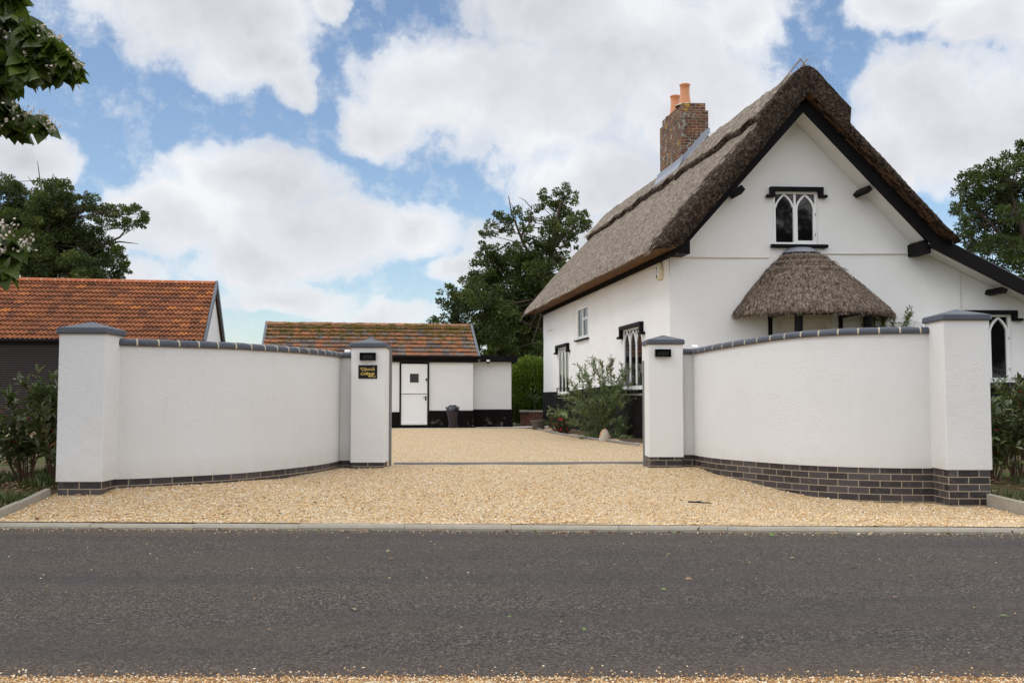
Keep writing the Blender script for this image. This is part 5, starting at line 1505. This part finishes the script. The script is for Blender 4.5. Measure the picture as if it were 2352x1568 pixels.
def shrubs():
    # buddleia by the cottage wall
    b = (2.15, 23.7, .2); st = []
    tips = [(1310, 870), (1325, 838), (1345, 842), (1360, 822), (1380, 830), (1402, 826), (1428, 835), (1448, 846), (1300, 905), (1330, 900), (1440, 905), (1450, 960), (1445, 985), (1262, 938), (1300, 930), (1330, 960), (1420, 890), (1390, 880), (1365, 890), (1340, 930), (1405, 940), (1452, 1002), (1345, 1000), (1380, 990), (1335, 1008), (1415, 1000), (1350, 975), (1430, 960), (1370, 945), (1395, 910), (1350, 860), (1412, 862)]
    for i, (x, y) in enumerate(tips):
        Y = 23.4 + .5 * math.sin(i * 2.3); tip = px(x, y, Y)
        st.append((arch((b[0] + R.gauss(0, .10), b[1] + R.gauss(0, .1), .2), tip, .10), .012, .22))
        for _ in range(2):
            k = R.uniform(.45, .85); q = Vector(b).lerp(Vector(tip), k); st.append((arch(q, Vector(tip) + Vector((R.gauss(0, .16), R.gauss(0, .16), R.gauss(-.1, .15))), .05), .006, .05))
    stems_plant('buddleia', b, st, (.125, .24, 50, .05, .75), L_BUD, M_GREENSTEM, 'tall airy grey-green buddleia growing against the cottage plinth', 'shrub', seed=1)
    # red flowering fuchsia
    b = (1.36, 27.0, .2); st = []
    for i in range(34):
        a = R.uniform(0, 6.283); r = R.uniform(.1, .5); st.append((arch((b[0] + r * .3 * math.cos(a), b[1] + r * .3 * math.sin(a), .2), (b[0] + r * math.cos(a) * 1.05, b[1] + r * math.sin(a) * .8, .22 + R.uniform(.12, .72) * (1.15 - r)), .05), .008, .1))
    stems_plant('fuchsia', b, st, (.06, .45, 95, .0, .9), L_FUC, M_STEM, 'low bushy fuchsia dotted with crimson flowers beside the flower pot', 'shrub', flower=(M_REDPETAL, 30, .05), seed=2)
    # laurel shrubs at both ends of the wall
    def laurel(x, y, h, n, label, grp, sd, w=.32):
        z = zg(x, y); st = []
        for i in range(n):
            a = R.uniform(0, 6.283); r = w * math.sqrt(R.random()); hh = h * R.uniform(.45, 1.0)
            tip = (x + r * math.cos(a), y + r * math.sin(a), z + hh); q = arch((x + r * .25 * math.cos(a), y + r * .25 * math.sin(a), z - .02), tip, .07); st.append((q, .009, .30))
            for _ in range(3):
                k = R.randrange(2, 6); st.append((arch(q[k], q[k] + Vector((R.gauss(0, .15), R.gauss(0, .15), R.uniform(.05, .28))), .04), .004, .1))
        stems_plant('laurel_shrub', (x, y, z), st, (.118, .32, 44, .05, .85), L_PHO, M_STEM, label, 'laurel shrub', grp, seed=sd)
    g1, g2 = 'laurel shrubs in front of the garage', 'laurel shrubs beside the right end pillar'
    laurel(-5.02, 11.05, 1.26, 13, 'tallest laurel shrub with reddish shoots, touching the left end pillar', g1, 3, .26)
    laurel(-5.50, 11.35, 1.05, 15, 'laurel shrub in front of the shutter, cut by the left picture edge', g1, 4, .33)
    laurel(-5.20, 11.9, .85, 11, 'short laurel shrub behind the two taller ones before the garage', g1, 5, .3)
    laurel(5.92, 12.35, 1.12, 16, 'laurel shrub tight against the right end pillar under the lancet window', g2, 6, .25)
    laurel(6.36, 12.6, 1.25, 16, 'laurel shrub at the right picture edge, taller of the pair', g2, 7, .3)
    # sapling in the planter, climber on the trellis
    st = [(arch((.86, 35.6, .62), (.84, 35.6, 1.12), .03), .012, .5)] + [(arch((.85, 35.6, .95 + .06 * i), (.85 + R.uniform(-.28, .28), 35.6 + R.uniform(-.2, .2), 1.12 + R.uniform(0, .16)), .04), .006, .1) for i in range(6)]
    stems_plant('sapling', (.86, 35.6, .6), st, (.1, .4, 60, .05, .8), L_FUC, M_GREENSTEM, 'thin young sapling growing in the brick planter', 'sapling', seed=8)
    st = []; o = HW(4.3, -.22, 1.3)
    for u, z in ((4.0, 2.86), (4.18, 2.95), (4.35, 2.92), (4.5, 2.90), (4.62, 2.84), (4.8, 2.62), (4.95, 2.85), (5.0, 2.92), (4.1, 2.7), (4.45, 2.78)):
        st.append((arch(o, HW(u, -.22 + R.gauss(0, .04), z), .08), .006, .5))
        for _ in range(2): st.append((arch(HW(u - .1, -.22, z - .15), HW(u + R.gauss(0, .12), -.22 + R.gauss(0, .05), z + R.gauss(-.02, .07)), .03), .004, .1))
    stems_plant('climber', o, st, (.085, .36, 55, .12, .8), L_CLIMB, M_STEM, 'young climbing plant with yellow-green and bronze leaves on the white trellis', 'climber', seed=9)


shrubs()


def grass():
    P = []; D = []; L = []
    for _ in range(14000):
        left = R.random() < .72
        if left: X = R.uniform(-6.4, -4.70); Y = R.uniform(8.95, 12.5)
        else: X = R.uniform(5.12, 8.0); Y = R.uniform(10.2, 15)
        d = fbm(X * 1.6, Y * 1.6, 4)
        if d < -.05 or (left and abs(X + 4.7) < .05): continue
        P.append((X, Y, zg(X, Y) - .03)); D.append((R.gauss(0, .35), R.gauss(0, .35), 1)); L.append(R.uniform(.05, .15) * (1 + d))
    P = np.array(P); n = len(P); V, Fc, k = leaves(P, np.array(D), np.array(L) * .85, .04, T_DIAMOND)
    struct(arr_mesh('grass', V, Fc, L_GRASS, tint=np.repeat(rng.beta(2, 2, n), k)), 'stuff')
    P = []; D = []; L = []
    for _ in range(1500):
        r = R.random()
        if r < .62: X = R.uniform(-6.2, -4.72); Y = R.uniform(8.95, 11.2); z = zg(X, Y) + .005
        elif r < .80: X = R.uniform(5.12, 7.5); Y = R.uniform(8.6, 12.5); z = zg(X, Y) + .0
        elif r < .86: X = R.uniform(-4.6, -1.0); Y = ykerb(X) + R.uniform(.05, 1.3); z = zg(X, Y) + .022
        elif r < .97: X = R.uniform(-5, 4.6); Y = ykerb(X) - abs(R.gauss(0, .09)) - .08; z = .012
        else: X = R.uniform(-3, 3); Y = R.uniform(4.5, 8.4); z = .026
        P.append((X, Y, z)); D.append((R.gauss(0, 1), R.gauss(0, 1), R.gauss(.05, .12))); L.append(R.uniform(.02, .055))
    P = np.array(P); n = len(P); V, Fc, k = leaves(P, np.array(D), np.array(L), .5, T_LONG, up=np.tile([0, 0, 1.0], (n, 1)))
    struct(arr_mesh('fallen_leaves', V, Fc, L_LITTER, tint=np.repeat(rng.uniform(0, 1, n), k)), 'stuff')
    P = []; D = []; L = []
    for _ in range(900): X = R.uniform(5.12, 8); Y = R.uniform(8.6, 12.6); P.append((X, Y, zg(X, Y))); D.append((R.gauss(0, 1), R.gauss(0, 1), R.gauss(.08, .1))); L.append(R.uniform(.06, .22))
    P = np.array(P); n = len(P); V, Fc, k = leaves(P, np.array(D), np.array(L), .05, T_DIAMOND)
    struct(arr_mesh('dry_straw', V, Fc, L_LITTER, tint=np.repeat(rng.uniform(.45, .72, n), k)), 'stuff')


grass()


def tree(name, clumps, Y, dspread, trunk, limbs, leafL, wf, per, lmat, label, seed, tmpl=T_DIAMOND, twigs=(), clw=.42, group='trees behind the buildings'):
    """clumps: (x, y, r) survey directions at distance Y; trunk and limbs: lists of (x, y) with radii"""
    rr = np.random.default_rng(seed); sc = F / Y
    W = lambda q, dy=0: Vector(px(q[0], q[1], Y + dy))
    b = W(trunk[0][0]); t = thing(name, (b.x, b.y, .1), label, 'tree', group)
    m = MB(); m.tube([Vector((b.x, b.y, 0))] + [W(q) for q in trunk[0]], trunk[1] * 1.25, trunk[2], 10); m.build('trunk', M_BARK, t, smooth=True)
    m = MB(); cs = []
    for x, y, r in clumps:
        dy = rr.uniform(-1, 1) * dspread; cs.append((np.array(W((x, y), dy)), r * 1.16 / sc, dy))
    for pts, r0, r1 in limbs:
        q = [W(p) for p in pts]; m.tube(q, r0, r1, 7)
    tp = [W(q) for q in trunk[0]]
    for c, r, dy in cs:                             # a branch into each clump
        c = Vector(c); a = min(tp[1:] or tp, key=lambda p: (p - c).length + 1.4 * max(0, p.z - c.z))
        mid = a.lerp(c, .5) + Vector(rr.normal(size=3)) * .2 * (c - a).length * .5
        m.tube([a, mid, c], .03 + .014 * r, .010, 5, cap=False)
        for _ in range(7):
            d = Vector(rr.normal(size=3)).normalized(); m.tube([c, c + d * r * .55 + Vector(rr.normal(size=3)) * .1 * r, c + d * r * 1.0], .018, .005, 4, cap=False)
    for pts in twigs: m.tube([W(p) for p in pts], .03, .008, 4, cap=False)
    m.build('branches', M_BARK, t)
    P = []; D = []; T = []
    for c, r, dy in cs:
        ns = max(6, int(17 * (r / .9) ** 1.4)); dirs = rr.normal(size=(ns, 3)); dirs /= np.linalg.norm(dirs, axis=1, keepdims=True)
        for d in dirs:
            sc_c = c + d * r * rr.uniform(.45, .98); sr = r * clw * rr.uniform(.55, 1.1); n = int(per * sr ** 2) + 14
            g = rr.normal(size=(n, 3)); g /= np.linalg.norm(g, axis=1, keepdims=True); q = sc_c + g * sr * rr.uniform(.15, 1.05, (n, 1)) ** .6 * np.array((1.05, 1.05, .72))
            P.append(q); D.append(g * .6 + d * .4 + rr.normal(scale=.5, size=(n, 3)) + np.array((0, 0, .1))); T.append(np.clip(rr.uniform(.15, .8) + rr.normal(scale=.14, size=n), 0, 1))
    P = np.concatenate(P); D = np.concatenate(D); T = np.concatenate(T); n = len(P)
    V, Fc, k = leaves(P, D, rr.uniform(.6, 1.25, n) * leafL, wf, tmpl)
    arr_mesh('crown', V, Fc, lmat, t, tint=np.repeat(T, k))
    return t, n


def trees():
    C1 = [(1292, 442, 20), (1262, 452, 20), (1310, 455, 14), (1240, 470, 16), (1300, 478, 24), (1272, 490, 24), (1338, 497, 12), (1322, 520, 26), (1344, 522, 14), (1290, 530, 30), (1262, 535, 26),
          (1200, 492, 20), (1222, 505, 14), (1152, 510, 24), (1130, 530, 16), (1110, 536, 9), (1165, 530, 18), (1205, 540, 18), (1175, 565, 16), (1215, 575, 30), (1245, 580, 30), (1280, 580, 26), (1310, 565, 16), (1300, 610, 18),
          (1110, 585, 22), (1130, 605, 34), (1098, 622, 24), (1165, 610, 34), (1195, 620, 36), (1235, 625, 34), (1270, 620, 24), (1085, 655, 24), (1115, 660, 38), (1155, 665, 42), (1200, 670, 42), (1240, 670, 36), (1070, 690, 30),
          (1030, 675, 20), (1045, 700, 26), (1020, 700, 16), (1100, 710, 40), (1145, 720, 44), (1195, 725, 44), (1235, 725, 36), (1060, 735, 26), (1030, 735, 16), (998, 735, 12), (1012, 745, 10), (1090, 755, 34), (1140, 765, 40), (1190, 770, 46), (1235, 775, 40),
          (1115, 790, 26), (1155, 805, 34), (1200, 815, 46), (1240, 820, 40), (1125, 812, 16)]
    r1 = tree('oak_tree', C1, 50, 1.5, ([(1250, 900), (1256, 680), (1259, 630), (1269, 566), (1276, 520), (1288, 465)], .20, .07),
         [([(1269, 570), (1300, 535), (1325, 522)], .12, .05), ([(1258, 640), (1220, 590), (1200, 555), (1187, 520), (1175, 490), (1168, 450)], .10, .02), ([(1195, 545), (1215, 515), (1222, 470)], .07, .02), ([(1255, 680), (1200, 640), (1140, 610)], .12, .05), ([(1252, 760), (1200, 740), (1080, 700)], .10, .04)],
         .125, .7, 1350, L_OAK, 'tall dark oak rising between the outbuilding and the cottage roof', 21, twigs=([(1187, 520), (1182, 480), (1170, 463)], [(1222, 480), (1205, 460), (1190, 452)], [(1130, 530), (1115, 540), (1105, 545)]))
    C2 = [(114, 432, 26), (95, 445, 24), (140, 440, 26), (162, 445, 20), (24, 430, 26), (8, 420, 20), (45, 445, 22), (62, 478, 36), (100, 480, 36), (135, 475, 36), (165, 470, 26), (190, 452, 14), (205, 470, 20), (222, 466, 20), (225, 490, 20), (250, 488, 20), (268, 485, 18), (295, 492, 18), (318, 492, 20), (334, 500, 12), (325, 515, 14), (300, 520, 18), (272, 512, 14), (240, 520, 16),
          (10, 470, 40), (30, 520, 46), (80, 525, 46), (125, 525, 44), (165, 520, 34), (195, 530, 24), (215, 550, 24), (240, 560, 18), (70, 575, 48), (120, 575, 48), (170, 575, 44), (215, 590, 36), (250, 585, 24), (272, 590, 20), (285, 600, 14), (275, 620, 20), (240, 620, 30), (190, 625, 40), (140, 625, 44), (90, 625, 40), (30, 590, 50), (-30, 500, 50), (-40, 580, 60), (200, 548, 20)]
    r2 = tree('oak_tree', C2, 54, 1.6, ([(66, 900), (66, 660), (90, 610), (108, 560), (118, 500)], .40, .10),
         [([(70, 640), (150, 585), (235, 562), (275, 555), (318, 560)], .14, .012), ([(235, 562), (275, 545), (300, 515)], .08, .03), ([(108, 560), (160, 500), (205, 480)], .10, .03), ([(66, 660), (20, 560), (-10, 500)], .14, .05)],
         .125, .7, 1350, L_OAK, 'broad gnarled oak with bare twigs at its top, behind the garage roof', 22, twigs=([(92, 415), (88, 385), (86, 370)], [(118, 415), (122, 400), (132, 420)], [(78, 425), (64, 405)], [(60, 445), (55, 420)]))
    C3 = [(2232, 396, 20), (2222, 405, 12), (2262, 394, 18), (2290, 384, 20), (2318, 376, 20), (2345, 372, 24), (2346, 334, 8), (2352, 342, 10), (2203, 425, 12), (2215, 440, 18), (2240, 425, 26), (2275, 420, 28), (2310, 415, 30), (2345, 410, 30), (2385, 400, 40), (2250, 455, 28), (2285, 455, 32), (2320, 450, 32), (2355, 450, 34), (2400, 450, 40), (2196, 488, 12), (2208, 478, 16), (2225, 480, 22), (2255, 490, 30), (2292, 492, 34), (2330, 490, 34), (2370, 495, 40),
          (2205, 512, 14), (2222, 520, 20), (2250, 525, 28), (2285, 530, 32), (2325, 530, 34), (2365, 540, 40), (2235, 552, 20), (2262, 562, 26), (2295, 568, 30), (2330, 572, 32), (2365, 580, 36), (2280, 598, 24), (2310, 608, 26), (2340, 618, 28), (2370, 625, 30), (2240, 575, 18), (2215, 545, 16), (2425, 540, 50), (2440, 620, 50)]
    r3 = tree('ash_tree', C3, 38, 1.3, ([(2400, 930), (2395, 700), (2370, 600), (2340, 500), (2320, 440)], .26, .06),
         [([(2370, 600), (2300, 540), (2240, 480), (2222, 430)], .09, .015), ([(2340, 500), (2290, 440), (2245, 400)], .07, .012)], .17, .34, 1250, L_ASH, 'bright green ash tree beyond the lean-to roof at the right', 23)
    print('tree leaves', r1[1], r2[1], r3[1])


trees()


def hedge():
    rr = np.random.default_rng(31); t = thing('rounded_hedge', (.7, 36.6, .2), 'bright green clipped rounded bush behind the brick planter', 'hedge')
    cx, cy = .78, 36.8; ax, ay, zc, az = .92, .85, 1.35, 1.28; n = 24000
    g = rr.normal(size=(n, 3)); g /= np.linalg.norm(g, axis=1, keepdims=True)
    e = np.sign(g) * np.abs(g) ** .72; e /= np.maximum(1e-6, (np.abs(e) ** 2.6).sum(1, keepdims=True) ** (1 / 2.6))
    lump = np.array([1 + .07 * fbm(a * 2.2, b * 2.2, c * 2.2) for a, b, c in g])[:, None]
    P = np.array((cx, cy, zc)) + e * np.array((ax, ay, az)) * np.where(rr.uniform(size=(n, 1)) < .7, rr.uniform(.82, 1.02, (n, 1)), rr.uniform(.35, .85, (n, 1))) * lump
    keep = P[:, 2] > .25; P, g = P[keep], g[keep]; n = len(P)
    V, Fc, k = leaves(P, g + rr.normal(scale=.6, size=(n, 3)) + np.array((0, 0, .4)), rr.uniform(.06, .12, n), .55, T_DIAMOND)
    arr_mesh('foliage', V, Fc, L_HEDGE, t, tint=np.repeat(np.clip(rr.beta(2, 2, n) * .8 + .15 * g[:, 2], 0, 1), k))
    m = MB(); m.tube([(cx, cy, .1), (cx, cy, 1.6)], .07, .03, 7)
    for i in range(12): a = 6.283 * i / 12; m.tube([(cx, cy, .5 + .06 * i), (cx + .6 * math.cos(a), cy + .6 * math.sin(a), 1.0 + .1 * i)], .03, .01, 5)
    m.build('stem', M_BARK, t)


hedge()


def far_hedgerow():
    rr = np.random.default_rng(51); n = 26000
    X = rr.uniform(-34, 46, n); h = 2.6 + .7 * np.array([fbm(x * .22, 1, 3) for x in X])
    P = np.stack([X, 64 + rr.normal(scale=.9, size=n), rr.uniform(.1, 1, n) ** .8 * h], 1)
    D = rr.normal(size=(n, 3)) + np.array((0, -.5, .4)); V, Fc, k = leaves(P, D, rr.uniform(.22, .5, n), .7, T_DIAMOND)
    struct(arr_mesh('hedgerow', V, Fc, L_OAK, tint=np.repeat(rr.beta(2, 2.5, n), k)), 'stuff')


far_hedgerow()


def catalpa():
    rr = np.random.default_rng(41); t = thing('catalpa_tree', (-8.0, 10.6, .1), 'large-leaved catalpa with white blossom hanging in from the left', 'tree')
    Yc = 10.2
    vis = [(5, 18, 34), (30, 10, 26), (44, 52, 34), (10, 65, 40), (72, 88, 30), (99, 98, 26), (60, 115, 30), (25, 110, 40), (123, 121, 24), (140, 138, 18), (154, 150, 18), (172, 168, 10), (160, 180, 15), (120, 150, 26), (99, 160, 28), (112, 185, 16), (70, 160, 30), (62, 185, 16), (22, 165, 38), (18, 210, 24), (38, 215, 10), (12, 250, 18), (30, 262, 12), (48, 278, 20), (70, 292, 18), (52, 312, 15), (90, 290, 16), (108, 302, 12), (25, 288, 12), (0, 285, 20),
           (14, 588, 26), (48, 580, 16), (8, 615, 22), (22, 640, 12), (-20, 600, 40), (-10, 560, 20), (-40, 120, 60), (-40, 220, 50), (-60, 320, 50), (-50, 40, 60)]
    P = []; D = []; S = []
    cl = []
    for x, y, r in vis:
        for _ in range(1):
            Y = Yc + rr.uniform(-.45, .45); c = px(x - 9, y - 2, Y); cl.append(c); rad = .9 * r / (F / Y)
            n = int(10 + 150 * rad ** 1.0 * 1.2)
            g = rr.normal(size=(n, 3)); g /= np.linalg.norm(g, axis=1, keepdims=True)
            P.append(c + g * rad * rr.uniform(.2, .85, (n, 1)) + np.array((0, 0, .06))); D.append(g * np.array((.75, .75, .2)) + np.array((.15, 0, -.55)) + rr.normal(scale=.42, size=(n, 3))); S.append(rr.uniform(.10, .205, n))
    for _ in range(46):                                             # the rest of the crown, out to the left and overhead
        c = np.array((-7.6 + rr.uniform(-2.6, 1.4), 10.4 + rr.uniform(-3.0, 2.6), rr.uniform(3.0, 7.6))); rad = rr.uniform(.5, .9)
        lim = -c[1] * 1176 / F - .35
        if c[0] + rad > lim: c[0] = lim - rad
        cl.append(c); n = 70; g = rr.normal(size=(n, 3)); g /= np.linalg.norm(g, axis=1, keepdims=True)
        P.append(c + g * rad * rr.uniform(.4, 1, (n, 1))); D.append(g * np.array((.6, .6, .1)) + np.array((0, 0, -.7)) + rr.normal(scale=.3, size=(n, 3))); S.append(rr.uniform(.14, .24, n))
    P = np.concatenate(P); D = np.concatenate(D); S = np.concatenate(S); n = len(P)
    V, Fc, k = leaves(P, D, S, .92, T_HEART, up=np.array([.35, -.45, 1.0]) + rr.normal(scale=.55, size=(n, 3)))
    arr_mesh('crown', V, Fc, L_CAT, t, tint=np.repeat(rr.beta(1.6, 2, n), k), smooth=True)
    m = MB(); m.tube([(-8.0, 10.6, 0), (-8.02, 10.62, 1.4), (-7.9, 10.55, 2.8), (-7.8, 10.5, 4.6), (-7.6, 10.4, 6.6)], .24, .07, 10); m.build('trunk', M_BARK, t, smooth=True)
    m = MB()
    for ci, c in enumerate(cl):
        if ci < len(vis) and ci % 3: continue
        c = Vector(c); a = Vector((-7.9, 10.55, max(2.3, min(6.2, c.z - .7 + .1 * rr.normal())))); mid = a.lerp(c, .5) + Vector(rr.normal(size=3)) * .22 + Vector((0, 0, .3)); q2 = mid.lerp(c, .55) + Vector(rr.normal(size=3)) * .08 + Vector((0, 0, .10))
        m.tube([a, mid, q2, c], .03, .007, 5, cap=False)
    for path in ([(-20, 60), (40, 90), (70, 100), (98, 112)], [(0, 265), (20, 258), (50, 283), (85, 300)], [(-30, 150), (10, 145), (60, 155)], [(-20, 255), (0, 262), (45, 285)]):
        m.tube([px(x, y, Yc) for x, y in path], .016, .006, 5)
    m.build('branches', M_BARK, t)
    fl = [(99, 66), (108, 78), (92, 72), (132, 86), (140, 92), (128, 84), (162, 122), (172, 128), (180, 146), (186, 150), (126, 150), (118, 148), (24, 86), (30, 84), (2, 56), (58, 112), (62, 118), (88, 140), (40, 190), (46, 198), (34, 248), (62, 258), (72, 262), (92, 262), (104, 272), (120, 282), (128, 288), (42, 272), (6, 282), (12, 520), (20, 528), (8, 540), (28, 522), (60, 552), (70, 546), (52, 560), (4, 572), (10, 640)]
    m = MB()
    for x, y in fl:
        Y = Yc - .3 + rr.uniform(-.2, .2); c = Vector(px(x - 4, y, Y))
        for _ in range(8):
            p = c + Vector(rr.normal(size=3)) * .036; m.tube([c - Vector((0, 0, .07)), p], .0025, .0015, 3, m=1, cap=False)
            ax = Vector(rr.normal(size=3)) + Vector((0, -1.2, .5)); ax.normalize(); a = ax.cross(Vector((0, 0, 1))).normalized(); b = ax.cross(a)
            for q in range(5):
                th = 6.283 * q / 5; d = a * math.cos(th) + b * math.sin(th); e = a * -math.sin(th) + b * math.cos(th); s = rr.uniform(.011, .016)
                m.face([p, p + d * s * .8 + e * s * .5 + ax * s * .3, p + d * s * 1.2 + ax * s * .35, p + d * s * .8 - e * s * .5 + ax * s * .3])
    m.build('blossom', [M_PETAL, M_GREENSTEM], t)


catalpa()


def trees_across_the_road():
    """the oaks on the viewer's side of the road, mirrored in the window panes"""
    src = [o for o in C.objects if o.name.startswith('oak_tree') and o.parent is None][0]
    kids = list(src.children)
    for x, y, sc_, rz in ((15.5, -16, 1.35, 2.2), (24, -19, 1.4, .7), (34, -18, 1.3, 4.0), (6, -24, 1.4, 5.2)):
        r = src.copy(); C.objects.link(r); r.location = (x, y, 0.05); r.scale = (sc_, sc_, sc_); r.rotation_euler = (0, 0, rz)
        r['label'] = 'oak across the road, seen only as a dark reflection in the cottage windows'; r['group'] = 'oaks across the road'
        for k in kids: c = k.copy(); C.objects.link(c); c.parent = r


trees_across_the_road()
